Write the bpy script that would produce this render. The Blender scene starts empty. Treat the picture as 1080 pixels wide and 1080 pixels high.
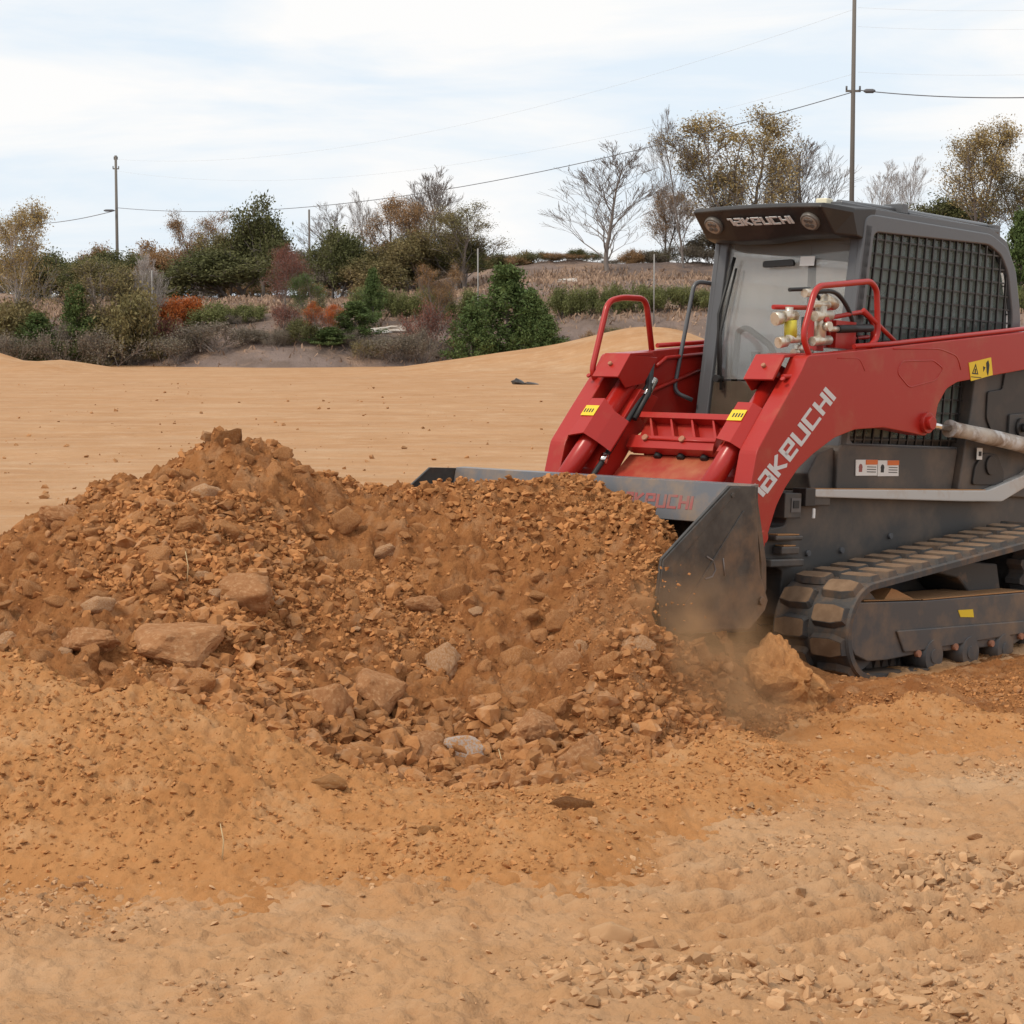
import bpy, bmesh, math, random
import numpy as np
from mathutils import Vector, Matrix, Euler
from math import sin, cos, tan, atan, pi, radians, sqrt, hypot
random.seed(7)
RNG = np.random.default_rng(11)
S = bpy.context.scene
C = S.collection

# ------------------------------------------------------------------ camera, sky, sun, exposure
CAM_H, FPX, PITCH = 1.70, 2200.0, math.atan(188/2200)
cam = bpy.data.cameras.new('camera'); cam.sensor_width = 36; cam.lens = FPX/1080*36
cam.clip_start = .1; cam.clip_end = 6000
co = bpy.data.objects.new('camera', cam); C.objects.link(co)
co.location = (0, 0, CAM_H); co.rotation_euler = (pi/2-PITCH, 0, 0)
S.camera = co

SUN_EL, SUN_AZ = radians(48), radians(232)      # azimuth clockwise from +Y: behind the camera, to the left
W = bpy.data.worlds.new('World'); S.world = W; W.use_nodes = True
wn = W.node_tree.nodes; wl = W.node_tree.links; wn.clear()
sky = wn.new('ShaderNodeTexSky'); sky.sky_type = 'NISHITA'; sky.sun_disc = False
sky.sun_elevation = SUN_EL; sky.sun_rotation = SUN_AZ; sky.air_density = 1.0; sky.dust_density = 1.0
tc = wn.new('ShaderNodeTexCoord'); mp_ = wn.new('ShaderNodeMapping'); mp_.inputs['Scale'].default_value = (3.0, 3.0, 17)
mp_.inputs['Location'].default_value = (1.3, .4, .2)
nz = wn.new('ShaderNodeTexNoise'); nz.inputs['Scale'].default_value = 1.6; nz.inputs['Detail'].default_value = 7; nz.inputs['Roughness'].default_value = .55
nz.inputs['Distortion'].default_value = .35
cr = wn.new('ShaderNodeValToRGB'); cr.color_ramp.elements[0].position = .36; cr.color_ramp.elements[1].position = .58
cr.color_ramp.elements[0].color = (.32, .32, .32, 1); cr.color_ramp.elements[1].color = (1, 1, 1, 1)
mx = wn.new('ShaderNodeMix'); mx.data_type = 'RGBA'
mx.inputs[7].default_value = (10.6, 10.55, 10.45, 1)
mb0 = wn.new('ShaderNodeMix'); mb0.data_type = 'RGBA'; mb0.inputs[0].default_value = .85; mb0.inputs[7].default_value = (8.0, 9.6, 11.2, 1)
bg = wn.new('ShaderNodeBackground'); bg.inputs[1].default_value = .085
wo = wn.new('ShaderNodeOutputWorld')
wl.new(tc.outputs['Generated'], mp_.inputs[0]); wl.new(mp_.outputs[0], nz.inputs['Vector']); wl.new(nz.outputs['Fac'], cr.inputs[0])
wl.new(cr.outputs[0], mx.inputs[0]); wl.new(sky.outputs[0], mb0.inputs[6]); wl.new(mb0.outputs[2], mx.inputs[6]); wl.new(mx.outputs[2], bg.inputs[0]); wl.new(bg.outputs[0], wo.inputs[0])

sl = bpy.data.lights.new('sun', 'SUN'); sl.energy = 1.9; sl.angle = radians(12); sl.color = (1, .89, .74)
so = bpy.data.objects.new('sun', sl); C.objects.link(so)
sd = Vector((sin(SUN_AZ)*cos(SUN_EL), cos(SUN_AZ)*cos(SUN_EL), sin(SUN_EL)))
so.rotation_euler = sd.to_track_quat('Z', 'Y').to_euler(); so.location = sd*50
S.view_settings.view_transform = 'Standard'; S.view_settings.look = 'None'; S.view_settings.exposure = 0.14; S.view_settings.gamma = 1
S.render.engine = 'CYCLES'

def ray(px, py):
    x = (px-540)/FPX; y = -(py-540)/FPX
    return Vector((x, cos(PITCH)+y*sin(PITCH), -sin(PITCH)+y*cos(PITCH)))
def at(px, py, d):                                # the world point a distance d in front of the camera seen at a place in the photo
    r = ray(px, py); return Vector((0, 0, CAM_H)) + r*(d/r.y)

# ------------------------------------------------------------------ helpers
def newobj(name, me, parent=None, mats=()):
    o = bpy.data.objects.new(name, me); C.objects.link(o)
    for m in mats: me.materials.append(m)
    if parent is not None: o.parent = parent
    return o
def tag(o, label=None, cat=None, group=None, kind=None):
    if label: o['label'] = label
    if cat: o['category'] = cat
    if group: o['group'] = group
    if kind: o['kind'] = kind
    return o
def empty(name, loc=(0, 0, 0), rz=0):
    o = bpy.data.objects.new(name, None); C.objects.link(o); o.location = loc; o.rotation_euler = (0, 0, rz); o.empty_display_size = .2
    return o
def nmesh(name, V, F, smooth=False, mi=None):
    """numpy mesh: V (n,3), F (m,k) all faces with k corners"""
    me = bpy.data.meshes.new(name)
    V = np.ascontiguousarray(V, dtype=np.float32); F = np.ascontiguousarray(F, dtype=np.int32)
    m, k = F.shape
    me.vertices.add(len(V)); me.vertices.foreach_set('co', V.ravel())
    me.loops.add(m*k); me.loops.foreach_set('vertex_index', F.ravel())
    me.polygons.add(m); me.polygons.foreach_set('loop_start', np.arange(0, m*k, k, dtype=np.int32))
    try: me.polygons.foreach_set('loop_total', np.full(m, k, dtype=np.int32))
    except Exception: pass
    me.polygons.foreach_set('use_smooth', np.full(m, bool(smooth), dtype=bool))
    if mi is not None: me.polygons.foreach_set('material_index', np.ascontiguousarray(mi, dtype=np.int32))
    me.update(calc_edges=True); me.validate()
    return me

class MB:
    def __init__(s): s.v = []; s.f = []; s.m = []; s.s = []
    def add(s, vs, fs, mi=0, sm=False):
        b = len(s.v); s.v += [tuple(v) for v in vs]
        for f in fs: s.f.append([b+i for i in f]); s.m.append(mi); s.s.append(sm)
        return s
    def box(s, a, b, mi=0, M=None):
        x0, y0, z0 = a; x1, y1, z1 = b
        vs = [Vector(p) for p in ((x0,y0,z0),(x1,y0,z0),(x1,y1,z0),(x0,y1,z0),(x0,y0,z1),(x1,y0,z1),(x1,y1,z1),(x0,y1,z1))]
        if M: vs = [M@v for v in vs]
        return s.add(vs, [(0,3,2,1),(4,5,6,7),(0,1,5,4),(1,2,6,5),(2,3,7,6),(3,0,4,7)], mi)
    def prism(s, poly, y0, y1, mi=0, M=None):     # polygon in x,z extruded along y
        n = len(poly); vs = [Vector((p[0], y0, p[1])) for p in poly]+[Vector((p[0], y1, p[1])) for p in poly]
        if M: vs = [M@v for v in vs]
        fs = [tuple(range(n)), tuple(range(2*n-1, n-1, -1))]+[(i, i+n, (i+1) % n+n, (i+1) % n) for i in range(n)]
        return s.add(vs, fs, mi)
    def ring(s, po, pi_, y0, y1, mi=0):            # polygon with a hole, same count
        n = len(po)
        vs = [(p[0], y, p[1]) for y in (y0, y1) for P in (po, pi_) for p in P]
        fs = []
        for i in range(n):
            j = (i+1) % n
            fs += [(i, j, n+j, n+i), (2*n+i, 3*n+i, 3*n+j, 2*n+j), (i, 2*n+i, 2*n+j, j), (n+i, n+j, 3*n+j, 3*n+i)]
        return s.add(vs, fs, mi)
    def tube(s, pts, r, seg=8, mi=0, caps=True, closed=False):
        pts = [Vector(p) for p in pts]; n = len(pts)
        rs = r if isinstance(r, (list, tuple)) else [r]*n
        vs = []; up = None
        for i, p in enumerate(pts):
            if closed: d = (pts[(i+1) % n]-pts[i-1])
            else: d = (pts[min(i+1, n-1)]-pts[max(i-1, 0)])
            d.normalize()
            if up is None: up = Vector((0, 0, 1)) if abs(d.z) < .9 else Vector((1, 0, 0))
            a = d.cross(up); a.normalize(); b = a.cross(d); up = b
            for k in range(seg):
                t = 2*pi*k/seg; vs.append(p+(a*cos(t)+b*sin(t))*rs[i])
        fs = []
        for i in range(n if closed else n-1):
            j = (i+1) % n
            for k in range(seg):
                l = (k+1) % seg; fs.append((i*seg+k, j*seg+k, j*seg+l, i*seg+l))
        s.add(vs, fs, mi, True)
        if caps and not closed:
            b = len(s.v)-len(vs)
            s.f.append([b+k for k in range(seg)]); s.m.append(mi); s.s.append(False)
            s.f.append([b+(n-1)*seg+k for k in range(seg-1, -1, -1)]); s.m.append(mi); s.s.append(False)
        return s
    def cyl(s, a, b, r, seg=16, mi=0): return s.tube([a, b], r, seg, mi)
    def build(s, name, mats, parent=None, bevel=0, segs=2):
        me = bpy.data.meshes.new(name); me.from_pydata(s.v, [], s.f)
        me.polygons.foreach_set('material_index', s.m); me.polygons.foreach_set('use_smooth', s.s)
        me.update()
        bm = bmesh.new(); bm.from_mesh(me); bmesh.ops.recalc_face_normals(bm, faces=bm.faces); bm.to_mesh(me); bm.free()
        if not isinstance(mats, (list, tuple)): mats = [mats]
        o = newobj(name, me, parent, mats)
        if bevel:
            md = o.modifiers.new('bevel', 'BEVEL'); md.width = bevel; md.segments = segs; md.limit_method = 'ANGLE'; md.angle_limit = radians(35)
            md.harden_normals = False
        return o
def rpath(pts, r, n=5, closed=False):              # round the corners of a path
    pts = [Vector(p) for p in pts]; out = []
    N = len(pts)
    for i, p in enumerate(pts):
        if not closed and i in (0, N-1): out.append(p); continue
        a = pts[i-1]-p; b = pts[(i+1) % N]-p
        k = min(r, a.length*.45, b.length*.45); A = p+a.normalized()*k; B = p+b.normalized()*k
        for t in range(n+1):
            t /= n; out.append(A*(1-t)**2+p*2*t*(1-t)+B*t*t)
    return out
def rpoly(poly, r, n=4):
    return [(v.x, v.z) for v in rpath([(p[0], 0, p[1]) for p in poly], r, n, True)]

# ------------------------------------------------------------------ materials
def mat(name, col, rough=.7, metal=0, col2=None, nscale=5, nlo=.4, nhi=.6, bump=0, bscale=40, spec=.5, coat=0, stretch=None, detail=8, island=0, dust=None, dlo=.5, dhi=.7, dscale=3, bdist=.01):
    m = bpy.data.materials.new(name); m.use_nodes = True
    N = m.node_tree.nodes; L = m.node_tree.links; b = N['Principled BSDF']
    b.inputs['Base Color'].default_value = (*col, 1); b.inputs['Roughness'].default_value = rough; b.inputs['Metallic'].default_value = metal
    b.inputs['Specular IOR Level'].default_value = spec; b.inputs['Coat Weight'].default_value = coat; b.inputs['Coat Roughness'].default_value = .15
    t = N.new('ShaderNodeTexCoord'); mpn = N.new('ShaderNodeMapping'); L.new(t.outputs['Object'], mpn.inputs[0])
    if stretch: mpn.inputs['Scale'].default_value = stretch
    cur = None
    def ramp(scale, lo, hi, det=detail, vec=mpn):
        n = N.new('ShaderNodeTexNoise'); n.inputs['Scale'].default_value = scale; n.inputs['Detail'].default_value = det; n.inputs['Roughness'].default_value = .62
        L.new(vec.outputs[0], n.inputs['Vector'])
        r = N.new('ShaderNodeMapRange'); r.inputs['From Min'].default_value = lo; r.inputs['From Max'].default_value = hi; L.new(n.outputs['Fac'], r.inputs[0])
        return r.outputs[0]
    def mixc(fac, a, bcol):
        x = N.new('ShaderNodeMix'); x.data_type = 'RGBA'; L.new(fac, x.inputs[0])
        if isinstance(a, tuple): x.inputs[6].default_value = (*a, 1)
        else: L.new(a, x.inputs[6])
        x.inputs[7].default_value = (*bcol, 1); return x.outputs[2]
    cur = col
    if col2: cur = mixc(ramp(nscale, nlo, nhi), cur, col2)
    if dust: cur = mixc(ramp(dscale, dlo, dhi), cur, dust)
    if island:
        g = N.new('ShaderNodeNewGeometry'); mr = N.new('ShaderNodeMapRange'); mr.inputs['To Min'].default_value = 1-island; mr.inputs['To Max'].default_value = 1+island
        L.new(g.outputs['Random Per Island'], mr.inputs[0]); h = N.new('ShaderNodeHueSaturation')
        L.new(mr.outputs[0], h.inputs['Value'])
        if isinstance(cur, tuple): h.inputs['Color'].default_value = (*cur, 1)
        else: L.new(cur, h.inputs['Color'])
        cur = h.outputs[0]
    if not isinstance(cur, tuple): L.new(cur, b.inputs['Base Color'])
    if bump:
        n = N.new('ShaderNodeTexNoise'); n.inputs['Scale'].default_value = bscale; n.inputs['Detail'].default_value = 8; n.inputs['Roughness'].default_value = .65
        L.new(t.outputs['Object'], n.inputs['Vector'])
        bp = N.new('ShaderNodeBump'); bp.inputs['Strength'].default_value = bump; bp.inputs['Distance'].default_value = bdist
        L.new(n.outputs['Fac'], bp.inputs['Height']); L.new(bp.outputs[0], b.inputs['Normal'])
    return m
DUST = (.36, .20, .10)
M = {}
M['ground'] = mat('sandy_ground', (.475, .272, .138), .95, col2=(.415, .228, .108), nscale=.55, nlo=.35, nhi=.65, bump=.85, bscale=34, spec=.15, dust=(.52, .325, .185), dscale=1.6, dlo=.5, dhi=.72, bdist=.012)
M['apron'] = mat('loose_orange_soil', (.46, .220, .085), .95, col2=(.39, .175, .062), nscale=2.2, bump=.9, bscale=45, spec=.12, dust=(.50, .285, .14), dscale=4, dlo=.5, dhi=.75, bdist=.012)
M['pile'] = mat('dug_clay', (.39, .168, .060), .95, col2=(.28, .11, .038), nscale=6, bump=1.0, bscale=42, spec=.12, dust=(.44, .24, .12), dscale=9, dlo=.5, dhi=.75, bdist=.026)
M['clod'] = mat('clod_clay', (.40, .187, .073), .93, col2=(.32, .14, .052), nscale=9, bump=.7, bscale=45, spec=.15, island=.2, dust=(.45, .26, .14), dscale=14, dlo=.5, dhi=.72)
M['crumb'] = mat('crumb_clay', (.39, .177, .067), .95, spec=.12, island=.3)
M['pebble'] = mat('sandy_pebble', (.47, .28, .148), .93, spec=.15, island=.25, bump=.4, bscale=60)
M['field'] = mat('field_clod', (.37, .19, .085), .95, spec=.12, island=.3)
M['bigclod'] = mat('large_clod_clay', (.43, .21, .095), .93, col2=(.36, .165, .07), nscale=5, bump=.8, bscale=35, spec=.15, dust=(.54, .31, .16), dscale=8, dlo=.5, dhi=.7)
M['acrumb'] = mat('apron_crumb', (.42, .20, .078), .95, spec=.12, island=.22)
M['palerock'] = mat('pale_rock', (.52, .33, .20), .9, col2=(.42, .21, .09), nscale=12, bump=.7, bscale=50, spec=.2)
M['greyrock'] = mat('grey_rock', (.44, .36, .31), .9, col2=(.48, .25, .11), nscale=9, nlo=.48, nhi=.55, bump=.6, bscale=40, spec=.2)
M['lump'] = mat('packed_clay', (.48, .235, .095), .95, col2=(.40, .18, .065), nscale=7, bump=.9, bscale=40, spec=.1, dust=(.60, .30, .12), dscale=12)
RED = (.385, .018, .011)
M['red'] = mat('red_paint', RED, .36, spec=.4, coat=.1, dust=(.38, .10, .05), dscale=5, dlo=.54, dhi=.95, bump=.03, bscale=60, bdist=.002)
M['redglossy'] = mat('red_paint_tube', (.41, .017, .011), .33, spec=.45, coat=.15)
M['reddusty'] = mat('red_paint_dusty', (.36, .04, .022), .5, dust=(.45, .17, .075), dscale=5, dlo=.42, dhi=.75, bump=.05, bscale=60, bdist=.002)
M['dark'] = mat('charcoal_body', (.052, .049, .047), .5, dust=(.17, .12, .085), dscale=3.5, dlo=.44, dhi=.85, bump=.05, bscale=80, bdist=.002)
M['darkdusty'] = mat('charcoal_dusty', (.05, .048, .047), .6, dust=DUST, dscale=6, dlo=.55, dhi=.85, bump=.08, bscale=60, bdist=.003)
M['frame'] = mat('grey_cab_paint', (.085, .088, .095), .38, dust=(.2, .16, .13), dscale=3, dlo=.55, dhi=1.0, coat=.2)
M['plastic'] = mat('black_plastic', (.022, .019, .018), .45, dust=(.1, .075, .055), dscale=4, dlo=.5, dhi=1.0)
M['bucket'] = mat('bucket_steel', (.075, .07, .064), .42, metal=.35, dust=(.25, .15, .085), dscale=3.5, dlo=.45, dhi=.75, bump=.08, bscale=40, bdist=.003, col2=(.045, .042, .04), nscale=9)
M['lip'] = mat('bucket_lip_skylit', (.13, .135, .15), .42, metal=.15, dust=(.28, .19, .12), dscale=6, dlo=.45, dhi=.75)  # lighter than the bucket steel: sky light on the lip put into the colour
M['rubber'] = mat('track_rubber', (.062, .058, .056), .75, dust=(.20, .115, .06), dscale=7, dlo=.45, dhi=.75, bump=.2, bscale=50, bdist=.004)
M['rubberdust'] = mat('dusty_rubber', (.25, .16, .095), .85, col2=(.19, .115, .065), nscale=12, bump=.3, bscale=50, bdist=.004)
M['under'] = mat('track_frame_paint', (.075, .072, .072), .5, dust=(.22, .14, .085), dscale=5, dlo=.45, dhi=.78, bump=.06, bscale=60, bdist=.003)
M['underdust'] = mat('soil_on_frame', (.42, .22, .095), .95, bump=.5, bscale=60)
M['stripe'] = mat('silver_paint', (.50, .49, .47), .45, dust=(.40, .27, .17), dscale=6, dlo=.55, dhi=.85)
M['sleeve'] = mat('dusty_sleeve', (.50, .44, .37), .6, col2=(.27, .2, .15), nscale=7, bump=.4, bscale=25, dust=(.62, .6, .58), dscale=6, dlo=.5, dhi=.6)
M['chrome'] = mat('chrome', (.75, .72, .68), .15, metal=1)
M['zinc'] = mat('zinc_fitting', (.62, .57, .48), .35, metal=.6, dust=(.4, .28, .15), dscale=20, dlo=.5, dhi=.7)
M['yellowcap'] = mat('yellow_cap', (.62, .55, .06), .5)
M['hose'] = mat('rubber_hose', (.02, .02, .02), .5)
M['yellow'] = mat('yellow_decal', (.80, .55, .02), .5)
M['white'] = mat('white_decal', (.75, .75, .73), .5)
M['silver'] = mat('silver_letters', (.62, .62, .62), .4)
M['orange'] = mat('orange_decal', (.7, .16, .03), .5)
M['black'] = mat('black_print', (.02, .02, .02), .6)
M['redletters'] = mat('red_letters', (.33, .08, .075), .6, dust=(.22, .15, .12), dscale=9, dlo=.4, dhi=.7)
M['grime'] = mat('dusty_bolt', (.38, .16, .09), .7)
M['lens'] = mat('lamp_lens', (.36, .33, .30), .2, metal=.3)
M['lensrim'] = mat('lamp_rim', (.12, .11, .1), .4)
M['white_cap'] = mat('cream_beacon', (.75, .7, .52), .4)
M['wood'] = mat('pole_wood', (.16, .145, .13), .9, bump=.3, bscale=20)
M['wire'] = mat('wire', (.11, .11, .12), .6)
M['wirepale'] = mat('aluminium_wire', (.62, .64, .66), .5)
M['stake'] = mat('grey_stake', (.30, .29, .28), .8)
M['bank'] = mat('bank_soil', (.25, .19, .165), .95, col2=(.19, .14, .115), nscale=.5, nlo=.4, nhi=.6, bump=1, bscale=2, dust=(.33, .225, .165), dscale=.35, dlo=.5, dhi=.62, bdist=.3, spec=.1)
M['bankrock'] = mat('bank_rock', (.60, .56, .52), .9, col2=(.42, .35, .29), nscale=1.5, bump=.6, bscale=2, bdist=.1)
M['straw'] = mat('dry_grass', (.33, .225, .16), .9, island=.35, spec=.1)
M['redsoil'] = mat('red_bank_soil', (.38, .14, .06), .95)
M['twig'] = mat('straw_stem', (.6, .45, .25), .8)
def leafmat(name, a, b, isl=.4):  # leaf colours below are lightened to stand in for distance haze
    m = mat(name, a, .75, col2=b, nscale=.9, nlo=.38, nhi=.62, island=isl, spec=.2)
    N = m.node_tree.nodes; L = m.node_tree.links; bs = N['Principled BSDF']
    tr = N.new('ShaderNodeBsdfTranslucent'); ms = N.new('ShaderNodeMixShader'); ms.inputs[0].default_value = .25
    src = bs.inputs['Base Color'].links[0].from_socket; L.new(src, tr.inputs[0])
    out = N['Material Output']; L.new(bs.outputs[0], ms.inputs[1]); L.new(tr.outputs[0], ms.inputs[2]); L.new(ms.outputs[0], out.inputs[0])
    return m
M['lf_green'] = leafmat('leaves_dark_green', (.105, .115, .045), (.14, .13, .055))
M['lf_olive'] = leafmat('leaves_olive', (.19, .17, .075), (.24, .18, .085))
M['lf_yellow'] = leafmat('leaves_yellow_brown', (.40, .29, .12), (.29, .22, .11))
M['lf_rust'] = leafmat('leaves_rust', (.36, .21, .10), (.26, .165, .085))
M['lf_red'] = leafmat('leaves_red_brown', (.27, .115, .085), (.20, .095, .075))
M['lf_orange'] = leafmat('leaves_orange', (.52, .14, .035), (.38, .13, .04))
M['lf_pine'] = leafmat('needles_pine', (.09, .135, .045), (.125, .165, .055))
M['lf_brush'] = leafmat('brush_brown', (.22, .18, .14), (.17, .15, .105))
M['lf_hedge'] = leafmat('leaves_hedge', (.19, .20, .075), (.15, .165, .065))
M['bark'] = mat('bark_grey', (.22, .185, .165), .9)
M['barkpale'] = mat('bark_pale', (.42, .38, .36), .9)

def glass(name, tint, dustc, dustf, rough=.05):
    m = bpy.data.materials.new(name); m.use_nodes = True; N = m.node_tree.nodes; L = m.node_tree.links; N.clear()
    o = N.new('ShaderNodeOutputMaterial'); t = N.new('ShaderNodeBsdfTransparent'); t.inputs[0].default_value = (*tint, 1)
    g = N.new('ShaderNodeBsdfGlossy'); g.inputs['Roughness'].default_value = rough
    fr = N.new('ShaderNodeFresnel'); fr.inputs[0].default_value = 1.5
    d = N.new('ShaderNodeBsdfDiffuse'); d.inputs[0].default_value = (*dustc, 1)
    m1 = N.new('ShaderNodeMixShader'); m2 = N.new('ShaderNodeMixShader')
    L.new(fr.outputs[0], m1.inputs[0]); L.new(t.outputs[0], m1.inputs[1]); L.new(g.outputs[0], m1.inputs[2])
    tcn = N.new('ShaderNodeTexCoord'); n = N.new('ShaderNodeTexNoise'); n.inputs['Scale'].default_value = 3; n.inputs['Detail'].default_value = 6; L.new(tcn.outputs['Object'], n.inputs['Vector'])
    r = N.new('ShaderNodeMapRange'); r.inputs['From Min'].default_value = .3; r.inputs['From Max'].default_value = .7; r.inputs['To Min'].default_value = dustf*.6; r.inputs['To Max'].default_value = dustf*1.4
    L.new(n.outputs['Fac'], r.inputs[0]); L.new(r.outputs[0], m2.inputs[0]); L.new(m1.outputs[0], m2.inputs[1]); L.new(d.outputs[0], m2.inputs[2]); L.new(m2.outputs[0], o.inputs[0])
    return m
M['glass'] = glass('dusty_windshield', (.8, .82, .82), (.66, .64, .61), .16)
M['glass_low'] = glass('dusty_door_glass', (.3, .27, .24), (.30, .23, .17), .25)
M['glass_side'] = glass('green_side_glass', (.60, .68, .63), (.31, .36, .33), .38)

rg = bpy.data.materials.new('cab_brightening_glass'); rg.use_nodes = True  # translucency added to brighten the cab interior behind the windshield
_N = rg.node_tree.nodes; _L = rg.node_tree.links; _t = _N.new('ShaderNodeBsdfTranslucent'); _t.inputs[0].default_value = (.75, .76, .75, 1); _tr = _N.new('ShaderNodeBsdfTransparent'); _m = _N.new('ShaderNodeMixShader'); _m.inputs[0].default_value = .5
_L.new(_tr.outputs[0], _m.inputs[1]); _L.new(_t.outputs[0], _m.inputs[2]); _L.new(_m.outputs[0], _N['Material Output'].inputs[0]); M['glass_rear'] = rg

# ------------------------------------------------------------------ numpy noise
def _hash(ix, iy, seed):
    h = (ix.astype(np.int64)*374761393 + iy.astype(np.int64)*668265263 + seed*144665) & 0xffffffff
    h = ((h ^ (h >> 13))*1274126177) & 0xffffffff
    return ((h ^ (h >> 16)) & 0xffff)/65535.0
def vnoise(x, y, seed=0):
    ix = np.floor(x); iy = np.floor(y); fx = x-ix; fy = y-iy
    fx = fx*fx*fx*(fx*(fx*6-15)+10); fy = fy*fy*fy*(fy*(fy*6-15)+10)
    a = _hash(ix, iy, seed); b = _hash(ix+1, iy, seed); c = _hash(ix, iy+1, seed); d = _hash(ix+1, iy+1, seed)
    return (a*(1-fx)+b*fx)*(1-fy)+(c*(1-fx)+d*fx)*fy
def fbm(x, y, sc, octs, seed=0, gain=.5, ridge=False):
    t = 0; a = 1; n = 0
    ca, sa = cos(.6), sin(.6)
    x = x*sc; y = y*sc
    for o in range(octs):
        v = vnoise(x+o*17.3, y-o*9.1, seed+o)-.5
        if ridge: v = .25-abs(v)
        t = t+v*a; n += a; a *= gain
        x, y = (x*ca-y*sa)*2.03, (x*sa+y*ca)*2.03
    return t/n*2
def grid(xs, ys, Z):
    nx, ny = len(xs), len(ys)
    X, Y = np.meshgrid(xs, ys); V = np.stack([X.ravel(), Y.ravel(), Z.ravel()], 1)
    i = np.arange(nx*ny).reshape(ny, nx)
    F = np.stack([i[:-1, :-1].ravel(), i[:-1, 1:].ravel(), i[1:, 1:].ravel(), i[1:, :-1].ravel()], 1)
    return V, F
def smooth(a, b, x):
    t = np.clip((x-a)/(b-a), 0, 1); return t*t*(3-2*t)

# ------------------------------------------------------------------ machine pose (origin: on the ground between the front idlers, x forward, y to its left)
PSI, MP = radians(47), radians(3.5)
fwv = Vector((-cos(PSI)*cos(MP), -sin(PSI)*cos(MP), sin(MP))); lfv = Vector((sin(PSI), -cos(PSI), 0)); upv = fwv.cross(lfv)
MT = Vector((1.0957, 10.7767, -.0208))
MR = Matrix((fwv, lfv, upv)).transposed()
MW = Matrix.Translation(MT) @ MR.to_4x4()
def mw(x, y, z): return MW @ Vector((x, y, z))

# ------------------------------------------------------------------ ground shapes
CP = []                                            # control points of the dug heap
def cpt(px, py, d):
    p = at(px, py, d); CP.append((p.x, p.y, p.z))
for p in [(-330,690,9.2),(-180,640,9.25),(-80,605,9.3),(0,584,9.3),(60,550,9.3),(140,514,9.4),(200,482,9.45),(240,462,9.5),(290,478,9.6),(350,512,9.7),(400,526,9.8),(450,513,9.9),(520,519,9.8),(600,531,9.6),(660,548,9.4),(705,568,9.25),
          (240,560,8.9),(240,650,8.4),(240,730,7.9),(240,790,7.35),(240,850,6.9),(240,938,6.3),
          (0,640,8.6),(0,700,7.9),(0,760,7.4),(0,850,6.8),(0,932,6.35),(-200,720,8.4),(-200,800,7.3),(-200,915,6.45),
          (120,600,8.7),(120,700,8.05),(120,760,7.5),(120,850,6.85),
          (330,600,9.0),(330,690,8.5),(330,760,7.95),(330,810,7.4),(330,870,6.85),
          (420,600,9.15),(420,680,8.65),(420,760,8.15),(420,825,7.6),(420,880,6.75),(420,943,6.27),
          (510,600,9.15),(510,680,8.7),(510,760,8.2),(510,828,7.65),(510,880,6.78),(510,940,6.3),
          (600,600,9.1),(600,680,8.7),(600,760,8.25),(600,822,7.75),(600,880,6.82),(600,930,6.38),
          (680,610,8.95),(680,680,8.65),(690,740,8.4),(700,790,8.1),(700,840,7.45),(700,895,6.85),
          (745,715,8.85),(760,760,8.65),(790,800,8.05),(800,850,7.4),
          (880,735,9.3),(900,770,8.75),(900,800,8.3),(960,722,9.35),(1000,735,9.3),(1000,772,8.8),(1080,735,9.4),(1080,772,8.8),(1200,735,9.6),(1200,780,8.9)]:
    cpt(*p)
for px, d, z in [(-200,10.3,.2),(-200,11,-.03),(0,10.2,.38),(0,11,-.03),(120,10.3,.55),(120,11.2,-.03),(240,10.3,.75),(240,11.2,0),(340,10.5,.55),(340,11.3,-.03),(430,10.6,.5),(430,11.4,-.03),(540,11.5,.0),(620,11.0,.4),(700,10.0,.75),
                 (-330,6.3,-.05),(-330,5.6,-.06),(-100,5.6,-.06),(100,5.7,-.05),(300,5.6,-.05),(500,5.6,-.05),(650,5.8,-.05),(800,6.4,-.05),(900,7.2,-.04),(1000,7.9,-.04),(1150,8.0,-.04),(1250,8.1,-.04),(-450,8.5,.0),(-450,10.8,-.04),
                 (820,9.3,.02),(860,10.3,.0),(1000,10.4,.0),(1200,10.8,0),(820,11.4,0),(100,12.2,-.08),(400,12.3,-.08),(-300,12,-.08)]:
    CP.append(((px-540)/FPX*d, d, z))
CP = np.array(CP)
def _U(r2): return np.where(r2 > 1e-12, r2*np.log(r2+1e-12)*.5, 0)
_n = len(CP); _K = _U(((CP[:, None, :2]-CP[None, :, :2])**2).sum(2)) + np.eye(_n)*.004
_P = np.c_[np.ones(_n), CP[:, :2]]
_A = np.zeros((_n+3, _n+3)); _A[:_n, :_n] = _K; _A[:_n, _n:] = _P; _A[_n:, :_n] = _P.T
_w = np.linalg.solve(_A, np.r_[CP[:, 2], 0, 0, 0])
def heap_base(x, y):
    x = np.asarray(x, float); y = np.asarray(y, float); r = np.full(x.shape, _w[_n]) + _w[_n+1]*x + _w[_n+2]*y
    for i in range(_n): r = r+_w[i]*_U((x-CP[i, 0])**2+(y-CP[i, 1])**2)
    return r
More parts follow.
